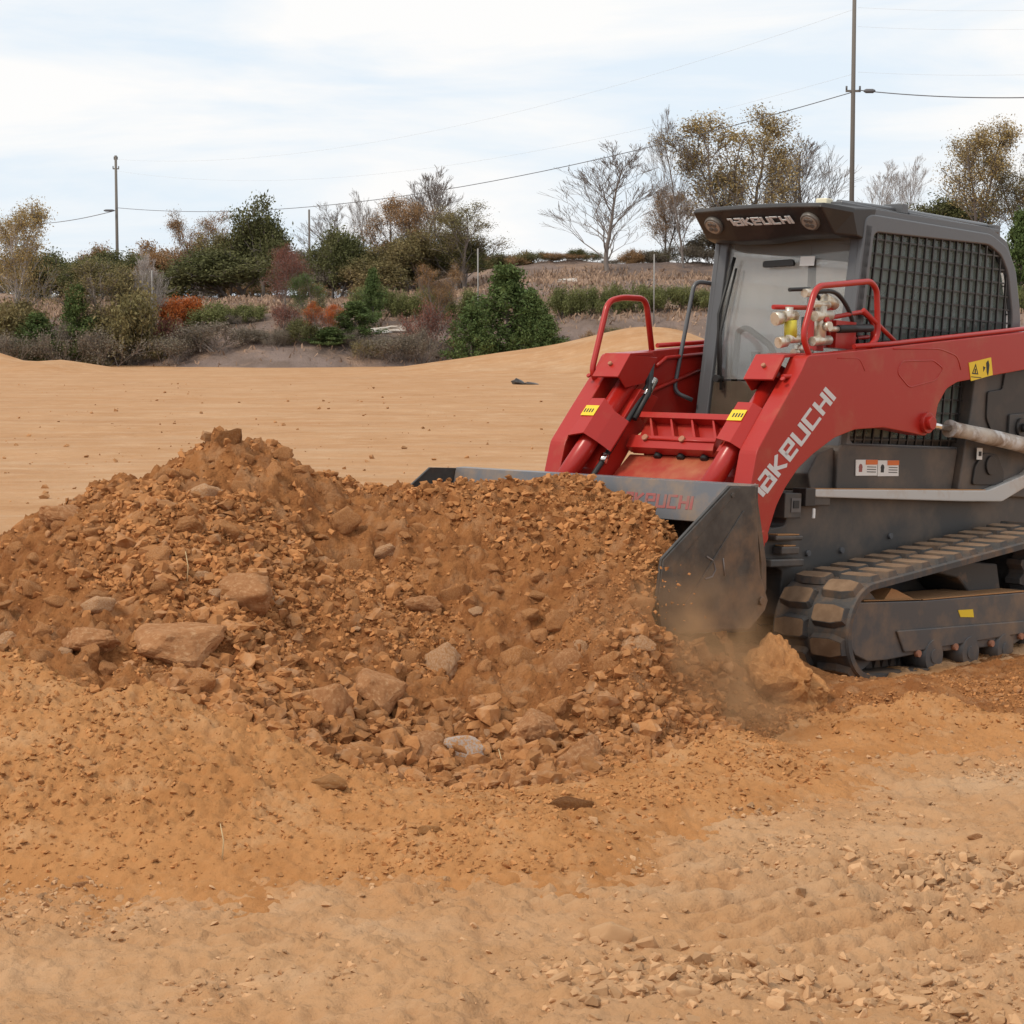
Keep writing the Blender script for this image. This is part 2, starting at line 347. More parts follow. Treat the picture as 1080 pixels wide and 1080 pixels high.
# the rocky part of the heap: above this line on the ground; below it the smoother apron of spread soil
_tx = np.array([at(p, q, d).x for p, q, d in [(-200,700,8.2),(0,705,7.85),(120,730,7.75),(200,750,7.7),(300,800,7.5),(420,838,7.45),(600,838,7.55),(700,800,8.0),(790,775,8.5),(870,750,9.2),(1080,745,9.2)]])
_ty = np.array([8.2,7.85,7.75,7.7,7.5,7.45,7.55,8.0,8.5,9.1,9.15])
def rocky(x, y):
    return smooth(-.14, .12, y-np.interp(x, _tx, _ty)+fbm(x, y, 3.2, 4, 77)*.22)
def heap(x, y, detail=True):
    z = heap_base(x, y)
    if detail:
        rk = rocky(x, y); hi = smooth(.0, .12, z)
        n1 = fbm(x, y, 2.6, 3, 5)*.10 + fbm(x, y, 7, 3, 9, ridge=True)*.075
        n2 = fbm(x, y, 17, 4, 21, .6)*.058+fbm(x, y, 48, 2, 27, .6)*.014+fbm(x, y, 9, 3, 25, ridge=True)*.05; n1 = n1*(1-.5*smooth(.85, 1.15, x)); n2 = n2*(1-.65*smooth(.85, 1.15, x))
        n3 = fbm(x, y, 9, 5, 31, .6)*.034 + fbm(x, y, 42, 3, 41, .65)*.026+smooth(.0, .3, fbm(x, y, 2.1, 3, 150))*fbm(x, y, 16, 4, 151, .6, ridge=True)*.045+.015
        z = z + .035*smooth(-.03, .03, z)*(1-rk)
        z = z + rk*hi*(n1+n2) + (1-rk)*n3*(.5+.5*hi) + rk*(1-hi)*n3
    return z
# coordinates in the machine's own plan, for keeping the heap out of the machine
def mplan(x, y):
    dx = x-MT.x; dy = y-MT.y
    return -cos(PSI)*dx-sin(PSI)*dy, sin(PSI)*dx-cos(PSI)*dy
def heap_cut(x, y, z):
    mx_, my_ = mplan(x, y)
    behind = smooth(1.80, 1.71, mx_)*smooth(1.06, .97, my_)*smooth(-1.25, -1.0, my_)
    under = smooth(.35, .25, mx_)*smooth(1.12, 1.03, my_)*smooth(-1.2, -1.1, my_)
    lim = .16+fbm(x, y, 9, 3, 3)*.05
    z = np.where(behind > .001, z*(1-behind)+np.minimum(z, lim)*behind, z)
    z = z*(1-under)+np.minimum(z, .0)*under
    return z
def ground_z(x, y):
    near = smooth(30, 8, y)
    z = near*(fbm(x, y, .8, 3, 50)*.03+fbm(x, y, 5, 4, 60, .55)*.03+fbm(x, y, 24, 4, 70, .6)*.022+smooth(.05, .3, fbm(x, y, 1.6, 3, 140))*fbm(x, y, 13, 4, 141, .6, ridge=True)*.05) + (1-near)*(fbm(x*.25, y, .5, 4, 80)*.07)
    # ripples left by the machine's track, lower right
    u = x-.25*(y-6); w = smooth(.35, .6, x)*smooth(6.9, 6.4, y)*smooth(5.2, 5.6, y)
    z = z+w*(abs(np.sin((y-x*.45+.10*np.sin(x*3.1)+fbm(x, y, 2, 2, 190)*.06)*pi/.17))-.6)*.045
    # spoil berms near the far edge of the field and the long mound behind the machine
    z = z+1.75*np.exp(-((x-6.3)/3.6)**2-((y-88)/5)**2)+1.0*np.exp(-((x-1.0)/5.5)**2-((y-90)/4)**2)
    z = z+.95*np.exp(-((x+23.8)/1.7)**2-((y-94)/3)**2)+.62*np.exp(-((x+20.0)/2.0)**2-((y-93)/3)**2)
    z = z+smooth(20, 90, y)*.12*fbm(x*.3, y, .12, 3, 85)
    return z
def axis(a, b, step, outer_lo, outer_hi, g):
    core = list(np.arange(a, b, step)); lo = []; v = a; s = step
    while v > outer_lo: s *= g; v -= s; lo.append(v)
    hi = []; v = core[-1]; s = step
    while v < outer_hi: s *= g; v += s; hi.append(v)
    return np.array(lo[::-1]+core+hi)
gx = axis(-1.9, 2.6, .013, -2500, 2500, 1.06); gy = axis(4.7, 8.9, .013, -60, 4000, 1.03)
GX, GY = np.meshgrid(gx, gy); GZ = ground_z(GX, GY)
v, f = grid(gx, gy, GZ)
g = newobj('ground', nmesh('ground', v, f, True), None, [M['ground']]); tag(g, kind='structure')
_hb = np.full(GX.shape, -1.0); _near = (GX > -4.5) & (GX < 3.5) & (GY > 5) & (GY < 12); _hb[_near] = heap_base(GX[_near], GY[_near])
_soil = smooth(-.06, .02, _hb+fbm(GX, GY, 1.3, 5, 170, .6)*.10)*(_hb > -.3)
at_ = g.data.attributes.new('soil', 'FLOAT', 'POINT'); at_.data.foreach_set('value', _soil.ravel().astype(np.float32))

# far-field streaks: add anisotropic colour to the ground material
def ground_streaks(m):
    N = m.node_tree.nodes; L = m.node_tree.links; b = N['Principled BSDF']; src = b.inputs['Base Color'].links[0].from_socket
    t = N.new('ShaderNodeTexCoord'); mpn = N.new('ShaderNodeMapping'); mpn.inputs['Scale'].default_value = (.09, .33, 1); L.new(t.outputs['Object'], mpn.inputs[0])
    n = N.new('ShaderNodeTexNoise'); n.inputs['Scale'].default_value = 1.2; n.inputs['Detail'].default_value = 8; n.inputs['Roughness'].default_value = .7; L.new(mpn.outputs[0], n.inputs['Vector'])
    r = N.new('ShaderNodeMapRange'); r.inputs['From Min'].default_value = .42; r.inputs['From Max'].default_value = .66; L.new(n.outputs['Fac'], r.inputs[0])
    x = N.new('ShaderNodeMix'); x.data_type = 'RGBA'; x.inputs[7].default_value = (.40, .205, .09, 1); L.new(src, x.inputs[6])
    mm = N.new('ShaderNodeMath'); mm.operation = 'MULTIPLY'; mm.inputs[1].default_value = .6; L.new(r.outputs[0], mm.inputs[0]); L.new(mm.outputs[0], x.inputs[0])
    # tyre marks and scuffs, a second, finer layer
    mp2 = N.new('ShaderNodeMapping'); mp2.inputs['Scale'].default_value = (.3, 1.0, 1); mp2.inputs['Rotation'].default_value = (0, 0, .05); L.new(t.outputs['Object'], mp2.inputs[0])
    n2 = N.new('ShaderNodeTexNoise'); n2.inputs['Scale'].default_value = 1.0; n2.inputs['Detail'].default_value = 9; n2.inputs['Roughness'].default_value = .75; L.new(mp2.outputs[0], n2.inputs['Vector'])
    r2 = N.new('ShaderNodeMapRange'); r2.inputs['From Min'].default_value = .48; r2.inputs['From Max'].default_value = .66; r2.inputs['To Max'].default_value = .5; L.new(n2.outputs['Fac'], r2.inputs[0])
    y = N.new('ShaderNodeMix'); y.data_type = 'RGBA'; y.inputs[7].default_value = (.50, .34, .21, 1); L.new(x.outputs[2], y.inputs[6]); L.new(r2.outputs[0], y.inputs[0])
    a = N.new('ShaderNodeAttribute'); a.attribute_name = 'soil'; z = N.new('ShaderNodeMix'); z.data_type = 'RGBA'; z.inputs[7].default_value = (.45, .22, .09, 1)
    L.new(y.outputs[2], z.inputs[6]); L.new(a.outputs['Fac'], z.inputs[0])
    L.new(z.outputs[2], b.inputs['Base Color'])
    n3 = N.new('ShaderNodeTexNoise'); n3.inputs['Scale'].default_value = 2.2; n3.inputs['Detail'].default_value = 6; n3.inputs['Roughness'].default_value = .62; L.new(t.outputs['Object'], n3.inputs['Vector'])
    b2 = N.new('ShaderNodeBump'); b2.inputs['Strength'].default_value = .8; b2.inputs['Distance'].default_value = .08; L.new(n3.outputs['Fac'], b2.inputs['Height'])
    old = b.inputs['Normal'].links[0].from_node; L.new(b2.outputs[0], old.inputs['Normal'])
    # scraped, crumbly patches of the graded field
    mp4 = N.new('ShaderNodeMapping'); mp4.inputs['Scale'].default_value = (.35, .6, 1); mp4.inputs['Rotation'].default_value = (0, 0, -.12); L.new(t.outputs['Object'], mp4.inputs[0])
    n4 = N.new('ShaderNodeTexNoise'); n4.inputs['Scale'].default_value = 1.0; n4.inputs['Detail'].default_value = 10; n4.inputs['Roughness'].default_value = .78; L.new(mp4.outputs[0], n4.inputs['Vector'])
    r4 = N.new('ShaderNodeMapRange'); r4.inputs['From Min'].default_value = .53; r4.inputs['From Max'].default_value = .60; r4.inputs['To Max'].default_value = .32; L.new(n4.outputs['Fac'], r4.inputs[0])
    q = N.new('ShaderNodeMix'); q.data_type = 'RGBA'; q.inputs[7].default_value = (.33, .165, .072, 1); L.new(r4.outputs[0], q.inputs[0]); L.new(y.outputs[2], q.inputs[6]); L.new(q.outputs[2], z.inputs[6])
ground_streaks(M['ground'])

# embankment
def bank_z(x, y):
    top = 5.0+2.4*smooth(-14, 4, x)
    e = y-(105+1.5*np.sin(x*.13)+1.2*np.sin(x*.31+2))
    z = -0.4+smooth(0, 12, e)*(3.2+.0*x)+smooth(14, 24, e)*(top-3.6)*.55+smooth(30, 42, e)*(top-3.6)*.45
    return z+fbm(x, y, .25, 4, 90)*.5*smooth(0, 5, e)
bx = np.arange(-75, 90, .55); by = np.concatenate([np.arange(103, 150, .45), np.arange(150, 420, 6)])
BX, BY = np.meshgrid(bx, by); v, f = grid(bx, by, bank_z(BX, BY))
bk = newobj('embankment', nmesh('embankment', v, f, True), None, [M['bank']]); tag(bk, kind='structure')
def bz(x, y): return float(bank_z(np.array([x]), np.array([y]))[0])

# ------------------------------------------------------------------ the heap and the apron
xs = np.arange(-3.9, 3.3, .0105); ys = np.arange(5.4, 11.9, .0125)
HX, HY = np.meshgrid(xs, ys); HZ = heap_cut(HX, HY, heap(HX, HY)); RK = rocky(HX, HY)
def heapmesh(name, sel, m, label, cat):
    nx = len(xs); ny = len(ys); cell = sel[:-1, :-1] | sel[1:, :-1] | sel[:-1, 1:] | sel[1:, 1:]
    V, F = grid(xs, ys, HZ); F = F[cell.ravel()]
    used = np.unique(F); remap = -np.ones(len(V), int); remap[used] = np.arange(len(used))
    o = newobj(name, nmesh(name, V[used], remap[F], True), None, [m]); tag(o, label, cat); return o
above = HZ > ground_z(HX, HY)-.04
heapmesh('dirt_pile', above & (RK >= .5), M['pile'], 'big heap of freshly dug orange clay with rocks in front of the loader bucket', 'dirt pile')
heapmesh('soil_apron', above & (RK < .5), M['apron'], 'smooth low skirt of loose orange soil spread in front of the rocky heap', 'soil')

_sx = np.arange(-3.9, 3.3, .02); _sy = np.arange(4.6, 12.6, .02); _SX, _SY = np.meshgrid(_sx, _sy)
_SZ = np.maximum(heap_cut(_SX, _SY, heap(_SX, _SY)), ground_z(_SX, _SY))
def surf(x, y):
    x = np.atleast_1d(x).astype(float); y = np.atleast_1d(y).astype(float)
    u = (x-_sx[0])/.02; v = (y-_sy[0])/.02; ok = (u >= 0) & (v >= 0) & (u < len(_sx)-1.01) & (v < len(_sy)-1.01)
    uc = np.clip(u, 0, len(_sx)-1.01); vc = np.clip(v, 0, len(_sy)-1.01); i = uc.astype(int); j = vc.astype(int); fu = uc-i; fv = vc-j
    z = (_SZ[j, i]*(1-fu)+_SZ[j, i+1]*fu)*(1-fv)+(_SZ[j+1, i]*(1-fu)+_SZ[j+1, i+1]*fu)*fv
    if not ok.all(): z[~ok] = ground_z(x[~ok], y[~ok])
    return z

# ------------------------------------------------------------------ clods
def ico(sub):
    bm = bmesh.new(); bmesh.ops.create_icosphere(bm, subdivisions=sub, radius=1)
    V = np.array([v.co[:] for v in bm.verts]); F = np.array([[v.index for v in f.verts] for f in bm.faces]); bm.free(); return V, F
from mathutils import noise as MN
def clod_shape(sub, seed, flat=.7, n=None, rough=.1):
    """angular lump: convex hull of a few scattered points, subdivided and roughened for the larger ones"""
    r = np.random.default_rng(seed); bm = bmesh.new(); n = n or {1: 11, 2: 13}.get(sub, 16)
    P = r.normal(size=(n, 3)); P /= np.linalg.norm(P, axis=1)[:, None]; P *= r.uniform(.78, 1.08, (n, 1))
    for p in P: bm.verts.new(p)
    res = bmesh.ops.convex_hull(bm, input=bm.verts); bmesh.ops.delete(bm, geom=[v for v in bm.verts if not v.link_faces], context='VERTS')
    if sub >= 2:
        bmesh.ops.subdivide_edges(bm, edges=bm.edges, cuts={2: 1, 3: 3, 4: 6}[sub], use_grid_fill=True); bmesh.ops.triangulate(bm, faces=bm.faces)
        for k in range({2: 0, 3: 1, 4: 2}[sub]): bmesh.ops.smooth_vert(bm, verts=bm.verts, factor=.5, use_axis_x=True, use_axis_y=True, use_axis_z=True)
    bm.verts.index_update(); D = np.array([v.co[:] for v in bm.verts]); F = np.array([[v.index for v in f.verts] for f in bm.faces]); bm.free()
    if sub >= 2:
        off = Vector(r.uniform(-50, 50, 3)); nn = np.array([MN.fractal(Vector(p)*1.8+off, .8, 2.1, 6 if sub > 2 else 3) for p in D])
        D = D*(1+nn*rough*1.6)[:, None]
    if sub >= 4: D = D*(1+np.array([MN.noise(Vector(p)*10+off) for p in D])*.04)[:, None]
    V = D*np.array([1, r.uniform(.55, .95), flat*r.uniform(.7, 1.15)])
    return V/np.percentile(np.abs(V[:, 0]), 97)*.95, F
def rotm(r):
    e = Euler((r.uniform(-.6, .6), r.uniform(-.6, .6), r.uniform(0, 6.28))).to_matrix(); return np.array(e)
def clod_field(name, n, sampler, smin, smax, power, m, label, cat=None, sub=1, kind='stuff', sink=.33, seed=5, zoff=0):
    r = np.random.default_rng(seed); shapes = [clod_shape(sub, seed*31+i, rough=.10) for i in range(14)]
    XY, Z = sampler(n, r); VV = []; FF = []; b = 0
    for i in range(len(XY)):
        V, F = shapes[i % 14]; s = smin+(smax-smin)*r.random()**power
        if name in ('clay_crumbs', 'clay_lumps'): s *= 1-.5*float(smooth(-1.1, .2, XY[i, 0])*smooth(7.9, 8.4, XY[i, 1]))
        V = (V@rotm(r).T)*s; V = V+np.array([XY[i, 0], XY[i, 1], Z[i]+s*(.5-sink)+zoff]); VV.append(V); FF.append(F+b); b += len(V)
    o = newobj(name, nmesh(name, np.concatenate(VV), np.concatenate(FF), False), None, [m]); tag(o, label, cat, kind=kind); return o
def samp_region(x0, x1, y0, y1, cond):
    def f(n, r):
        out = np.zeros((0, 2))
        while len(out) < n:
            p = np.c_[r.uniform(x0, x1, n*2), r.uniform(y0, y1, n*2)]; out = np.r_[out, p[cond(p[:, 0], p[:, 1], r)]]
        out = out[:n]; return out, surf(out[:, 0], out[:, 1])
    return f
def inbucket(x, y):
    a, b = mplan(x, y); return (a < 1.77) & (a > -3) & (abs(b) < .98)
def c_rocky(x, y, r):
    z = heap_base(x, y); p = .05+.95*smooth(-.06, .25, fbm(x, y, 1.7, 4, 101)+.02)
    return (rocky(x, y) > .45) & (z > .0) & (r.random(len(x)) < p) & ~inbucket(x, y)
clod_field('clay_crumbs', 46000, samp_region(-3.0, 2.6, 7.1, 10.1, c_rocky), .004, .028, 3.6, M['crumb'], 'small crumbs of orange clay covering the rocky heap', 'clay crumbs', seed=5)
clod_field('clay_lumps', 1300, samp_region(-3.0, 2.4, 7.2, 10.0, c_rocky), .018, .062, 2.8, M['clod'], 'fist sized lumps of orange clay packed over the heap', 'clay lumps', sub=2, seed=6, sink=.45)
def c_toe(x, y, r):
    t = y-np.interp(x, _tx, _ty)
    return (t > -.02) & (t < .75) & (x > -1.3) & (x < .95) & (r.random(len(x)) < .9-t*.7) & ~inbucket(x, y)
clod_field('toe_rubble', 2200, samp_region(-1.3, 1.0, 7.3, 9.2, c_toe), .012, .05, 2.0, M['clod'], 'rubble of rounded clay lumps gathered at the foot of the heap', 'rubble', sub=2, seed=7, sink=.35)
def c_apron(x, y, r):
    z = heap_base(x, y); return (rocky(x, y) < .55) & (z > .0) & (r.random(len(x)) < .35+.6*smooth(-.05, .3, fbm(x, y, 2.3, 3, 111)))
clod_field('apron_crumbs', 11000, samp_region(-2.2, 2.6, 6.0, 9.2, c_apron), .003, .016, 4.0, M['acrumb'], 'fine crumbs scattered over the smooth orange soil skirt', 'soil crumbs', seed=8)
def c_gr(x, y, r):
    z = heap_base(x, y); return (z < .0) & (r.random(len(x)) < .1+.9*smooth(.0, .25, fbm(x, y, 1.5, 3, 121)+.12*(x > .3)))
clod_field('ground_pebbles', 9000, samp_region(-2.3, 2.8, 4.8, 8.8, c_gr), .003, .016, 3.2, M['pebble'], 'small sandy pebbles scattered over the bare ground in front', 'pebbles', seed=9)
def c_rub(x, y, r):
    z = heap_base(x, y); A = np.exp(-((x-.45)/.35)**2-((y-5.35)/.22)**2)+np.exp(-((x-1.35)/.30)**2-((y-6.35)/.25)**2)+.5*np.exp(-((x-.95)/.4)**2-((y-5.2)/.15)**2)
    return (z < .02) & (r.random(len(x)) < A)
clod_field('sandy_rubble', 900, samp_region(-.3, 2.0, 4.85, 7.0, c_rub), .006, .03, 2.2, M['pebble'], 'patches of sandy rubble churned up at the lower right', 'rubble', sub=2, seed=12, sink=.4)
def c_field(x, y, r): return (r.random(len(x)) < smooth(-.1, .4, fbm(x*.4, y, .6, 3, 131))) & (heap_base(x, y) < -.02)
clod_field('field_crumbs', 900, lambda n, r: (lambda d, p: (np.c_[p/FPX*d, d], surf(p/FPX*d, d)))(12+60*r.random(n)**1.6, r.uniform(-640, 300, n)), .012, .055, 4, M['field'], 'scattered crumbs on the flat field behind the heap', 'crumbs', seed=10)

# individually built clods.  (px, py of the centre in the photo, half width px, material, label)
PROTO = [nmesh('clod', *clod_shape(4, 900+i, flat=.85, rough=.07), False) for i in range(10)]
PROTO += [nmesh('clod', *clod_shape(4, 950+i, flat=.55, rough=.07), False) for i in range(4)]
PROTO += [nmesh('clod', *clod_shape(4, 977, flat=.95, n=70, rough=.2), False)]
for i, me in enumerate(PROTO[:14]): me.polygons.foreach_set('use_smooth', np.ones(len(me.polygons), dtype=bool)) if i % 3 else None
def find_surface(px, py):
    r = ray(px, py); d = np.linspace(4.8, 12.5, 600); P = np.array([0, 0, CAM_H])[None]+np.array(r)[None]*(d/r.y)[:, None]
    z = surf(P[:, 0], P[:, 1]); k = np.argmax(P[:, 2] < z)
    return P[k] if (P[:, 2] < z).any() else None
_mc = {}
def pmesh(i, m):
    k = (i, m.name)
    if k not in _mc: me = PROTO[i].copy(); me.materials.append(m); _mc[k] = me
    return _mc[k]
def put_clod(px, py, hw, m, label, group=None, ip=None, asp=1.0, name='clay_clod', cat='clod', tilt=.3, r=random, sink=.25):
    P = find_surface(px, py)
    if P is None: return
    s = hw/FPX*P[1]; me = pmesh(r.randrange(14) if ip is None else ip, m)
    o = bpy.data.objects.new(name, me); C.objects.link(o)
    o.location = (P[0], P[1], P[2]+s*asp*(.3-sink)); o.scale = (s, s*.9, s*asp*1.25); o.rotation_euler = (r.uniform(-tilt, tilt), r.uniform(-tilt, tilt), r.uniform(-.5, .5))
    tag(o, label, cat, group); return o
B = M
LANDMARKS = [(180, 690, 'largest flat slab'), (395, 737, 'big rounded boulder'), (262, 630, 'broad brown angular block'), (463, 703, 'pale pinkish rock'), (490, 792, 'grey-faced stone'), (612, 803, 'knobbly rubble lump'),
    (66, 549, 'flat-topped skyline block'), (242, 466, 'jagged peak lump'), (105, 640, 'pale rounded left stone'), (600, 700, 'lone round flank lump'), (600, 555, 'bright orange rolling mass'), (448, 640, 'wedge-shaped chunk'), (340, 745, 'leaning angular block'),
    (560, 775, 'blocky rubble lump'), (1035, 930, 'largest sandy stone'), (645, 990, 'half-sunk sandy hump'), (918, 1025, 'angular foreground stone'), (962, 1058, 'long flat bottom-right stone'), (725, 1050, 'crumbly bottom-middle clod'), (775, 1028, 'small pale bottom clod')]
ORD = ['', 'second ', 'third ', 'fourth ', 'fifth ', 'sixth ', 'seventh ', 'eighth ', 'ninth ', 'tenth ', 'eleventh ', 'twelfth ', 'thirteenth ', 'fourteenth ', 'fifteenth ']
def place_labels(items):
    """items: (object, px, py, noun).  Labels name the nearest landmark, the direction from it and the rank by distance"""
    cells = {}
    for o, px, py, noun in items:
        lx_, ly_, nm = min(LANDMARKS, key=lambda l: hypot(l[0]-px, l[1]-py)); dx, dy = px-lx_, py-ly_
        v = 'above' if dy < -.4*abs(dx) else ('below' if dy > .4*abs(dx) else ''); h = 'left' if dx < -.4*abs(dy) else ('right' if dx > .4*abs(dy) else '')
        dr = {('above', ''): 'straight above', ('below', ''): 'straight below', ('', 'left'): 'left of', ('', 'right'): 'right of'}.get((v, h), v+' and '+h+' of')
        cells.setdefault((noun, dr, nm), []).append((hypot(dx, dy), o))
    for (noun, dr, nm), L_ in cells.items():
        for i, (d_, o) in enumerate(sorted(L_, key=lambda q: q[0])): o['label'] = (ORD[i]+'nearest '+noun+' '+dr+' the '+nm) if len(L_) > 1 else noun+' '+dr+' the '+nm
_items = []
for a in [
    (180, 690, 60, 'bigclod', 'largest flat slab of orange clay jutting out on the left of the heap', 3, .52),
    (395, 737, 33, 'bigclod', 'big smooth rounded clay boulder on the lower middle of the heap', 3, .85),
    (262, 630, 33, 'bigclod', 'broad brown angular clay block halfway up the heap below the peak', 7, .55),
    (463, 703, 26, 'palerock', 'pale pinkish rock block perched in the middle of the heap', 4, .9),
    (490, 792, 24, 'greyrock', 'grey-faced angular stone at the foot of the heap', 2, .8),
    (449, 794, 26, 'bigclod', 'round orange lump beside the grey stone at the foot of the heap', 5, .75),
    (612, 803, 31, 'bigclod', 'large knobbly clay lump at the right end of the rubble', 6, .75),
    (66, 549, 29, 'bigclod', 'flat-topped clay block on the left skyline of the heap', 0, .55),
    (242, 466, 15, 'pile', 'small jagged clay lump standing on the very peak of the heap', 8, 1.1),
    (105, 640, 19, 'palerock', 'pale rounded stone above the large flat slab on the left', 1, .6),
    (95, 678, 33, 'bigclod', 'wide brown block left of the large flat slab', 9, .6),
    (227, 627, 11, 'palerock', 'small whitish stone just left of the broad brown block', 3, .6),
    (172, 588, 9, 'greyrock', 'small pale grey stone on the upper left of the heap', 2, .6),
    (340, 745, 32, 'bigclod', 'angular brown block leaning against the rounded boulder', 4, .8),
    (600, 700, 17, 'bigclod', 'lone round lump on the right flank of the heap', 5, .8),
    (448, 640, 22, 'bigclod', 'wedge-shaped clay chunk above the pale pinkish rock', 12, .6),
    (560, 775, 28, 'bigclod', 'blocky clay lump among the rubble left of the knobbly one', 0, .8),
    (300, 600, 16, 'bigclod', 'flat clay chunk to the upper right of the broad brown block', 13, .6),
    (612, 566, 36, 'lump', 'bright orange rounded mass of clay rolling down below the bucket lip', 1, .9),
    (560, 548, 22, 'lump', 'smaller orange clay mass left of the rolling one below the bucket lip', 5, .8),
    (817, 742, 56, 'lump', 'big crumbly orange clay ball on the ground in front of the rubber track', 14, 1.05),
    (605, 852, 22, 'pile', 'dark cracked clod lying on the smooth soil skirt', 8, .55),
    (452, 876, 15, 'apron', 'small cracked soil clod on the skirt below the grey stone', 9, .5),
    (345, 828, 22, 'apron', 'low crumbling soil lump on the skirt at the left middle', 0, .45),
    (1035, 930, 17, 'pebble', 'largest rounded sandy stone on the ground at the right edge', 3, .7),
    (1066, 932, 11, 'pebble', 'small round stone right beside the largest sandy stone', 6, .7),
    (1075, 910, 14, 'pebble', 'sandy stone cut by the right edge of the picture', 5, .8),
    (1028, 884, 9, 'bigclod', 'small rust coloured stone behind the sandy stones on the right', 2, .6),
    (645, 990, 26, 'pebble', 'rounded sandy hump half sunk in the foreground ground', 1, .7),
    (918, 1025, 14, 'pebble', 'angular sandy stone in the lower right foreground', 4, .6),
    (890, 1042, 13, 'pebble', 'upright sandy chunk left of the angular foreground stone', 7, .8),
    (962, 1058, 19, 'pebble', 'long flat sandy stone near the bottom right', 11, .45),
    (725, 1050, 16, 'pebble', 'crumbly sandy clod near the bottom middle', 8, .7),
    (775, 1028, 12, 'pebble', 'small pale clod right of the crumbly one near the bottom', 9, .7),
    (88, 935, 13, 'bigclod', 'reddish clod at the lower left edge of the soil skirt', 2, .5),
    (265, 1042, 19, 'pebble', 'flat brown sandy clod in the lower left foreground', 12, .4),
]:
    put_clod(a[0], a[1], a[2], B[a[3]], a[4], ip=a[5], asp=a[6], tilt=.22, sink=.12)
rr = random.Random(4); cnt = 0; placed = []
while cnt < 215:
    px = rr.uniform(0, 740); py = rr.uniform(480, 835)
    P = None
    if cnt < 70: px = rr.uniform(300, 720); py = rr.uniform(740, 835)
    hw = rr.uniform(8, 13) if rr.random() < .7 else rr.uniform(13, 22)
    if any((px-a)**2+(py-b)**2 < (hw+c)**2*.8 for a, b, c in placed): continue
    P = find_surface(px, py)
    if P is None or P[2] < .04 or inbucket(P[0], P[1]) or rocky(np.array([P[0]]), np.array([P[1]]))[0] < .5: continue
    placed.append((px, py, hw)); cnt += 1
    low = py > 735 and px > 280
    m = M['clod'] if rr.random() < .93 else M['palerock']
    if m is M['palerock']: lab, gr = 'small pale stone poking out of the orange clay heap', 'small pale stones in the heap'
    elif low: lab, gr = 'rounded clay lump in the band of rubble along the foot of the heap', 'clay lumps along the foot of the heap'
    else: lab, gr = 'angular brown clay lump lying on the steep face of the heap', 'clay lumps on the face of the heap'
    o = put_clod(px, py, hw, m, lab, gr, asp=rr.uniform(.5, .95), tilt=.5, r=rr, sink=.22)
    if o: _items.append((o, px, py, 'pale stone' if m is M['palerock'] else ('rounded rubble lump' if low else 'angular clay lump')))
cnt = 0
while cnt < 45:
    px = rr.uniform(600, 1080); py = rr.choice([rr.uniform(860, 960), rr.uniform(980, 1079)])
    hw = rr.uniform(4, 9); o = put_clod(px, py, hw, M['pebble'], 'small sandy clod lying loose on the churned ground at lower right', 'sandy clods on the churned ground', asp=rr.uniform(.5, .8), r=rr); cnt += 1
    if o: _items.append((o, px, py, 'loose sandy clod'))
place_labels(_items)

# straw stems on the soil
for px, py, ln, lab in [(234, 905, .11, 'pale straw stem standing upright in the smooth soil skirt'), (197, 612, .12, 'pale bent root sticking out of the upper left of the heap'), (527, 812, .08, 'thin pale straw leaning on the rubble right of the grey stone')]:
    P = find_surface(px, py); mb = MB(); mb.tube([(0, 0, -.02), (.006, 0, ln*.5), (-.004, 0, ln)], [.003, .0025, .0015], 5)
    o = mb.build('straw_stem', M['twig']); o.location = P; tag(o, lab, 'straw')

# ------------------------------------------------------------------ THE LOADER
LD = empty('track_loader'); LD.matrix_world = MW
tag(LD, 'red and charcoal compact track loader driving its bucket into the clay heap', 'track loader')

STROKES = {'T': [[(0, .98), (.36, .98)], [(.34, 1.08), (.34, 0)]], 'A': [[(.08, 1), (.6, 1), (.6, 0), (0, 0), (0, .52), (.6, .52)]], 'K': [[(0, 1.08), (0, -.08)], [(.6, 1.05), (.1, .5), (.6, -.05)]],
           'E': [[(.6, 0), (0, 0), (0, 1), (.6, 1), (.6, .5), (0, .5)]], 'U': [[(0, 1.08), (0, 0), (.6, 0), (.6, 1.08)]], 'C': [[(.65, 1), (0, 1), (0, 0), (.65, 0)]],
           'H': [[(0, 1.08), (0, -.08)], [(.6, 1.08), (.6, -.08)], [(0, .5), (.6, .5)]], 'I': [[(0, 1.08), (0, -.08)]]}
ADV = {'T': .58, 'I': .3}
def lettering(name, text, o, u, v, n, m, parent, th=.2):
    """o origin of the baseline, u whole-width vector, v cap-height vector, n outward normal"""
    o, u, v, n = map(Vector, (o, u, v, n)); tot = sum(ADV.get(c, .9) for c in text)-.25
    mb = MB(); x = 0; u1 = u/tot; n = n.normalized()
    for ci, ch in enumerate(text):
        for si, st in enumerate(STROKES[ch]):
            for k in range(len(st)-1):
                a = Vector(st[k]); b = Vector(st[k+1]); d = (b-a).normalized(); p = Vector((-d.y, d.x))*th/2
                if len(st) > 2: a = a-d*th*.42 if k else a; b = b+d*th*.42 if k < len(st)-2 else b
                q = [a-p, b-p, b+p, a+p]; lift = .0015+.0004*((k+si) % 3)
                base = [o+u1*(x+w.x)+v*w.y for w in q]
                mb.add([w-n*.002 for w in base]+[w+n*lift for w in base], [(0, 1, 2, 3), (4, 5, 6, 7), (0, 1, 5, 4), (1, 2, 6, 5), (2, 3, 7, 6), (3, 0, 4, 7)])
        x += ADV.get(ch, .9)
    return mb.build(name, m, parent)
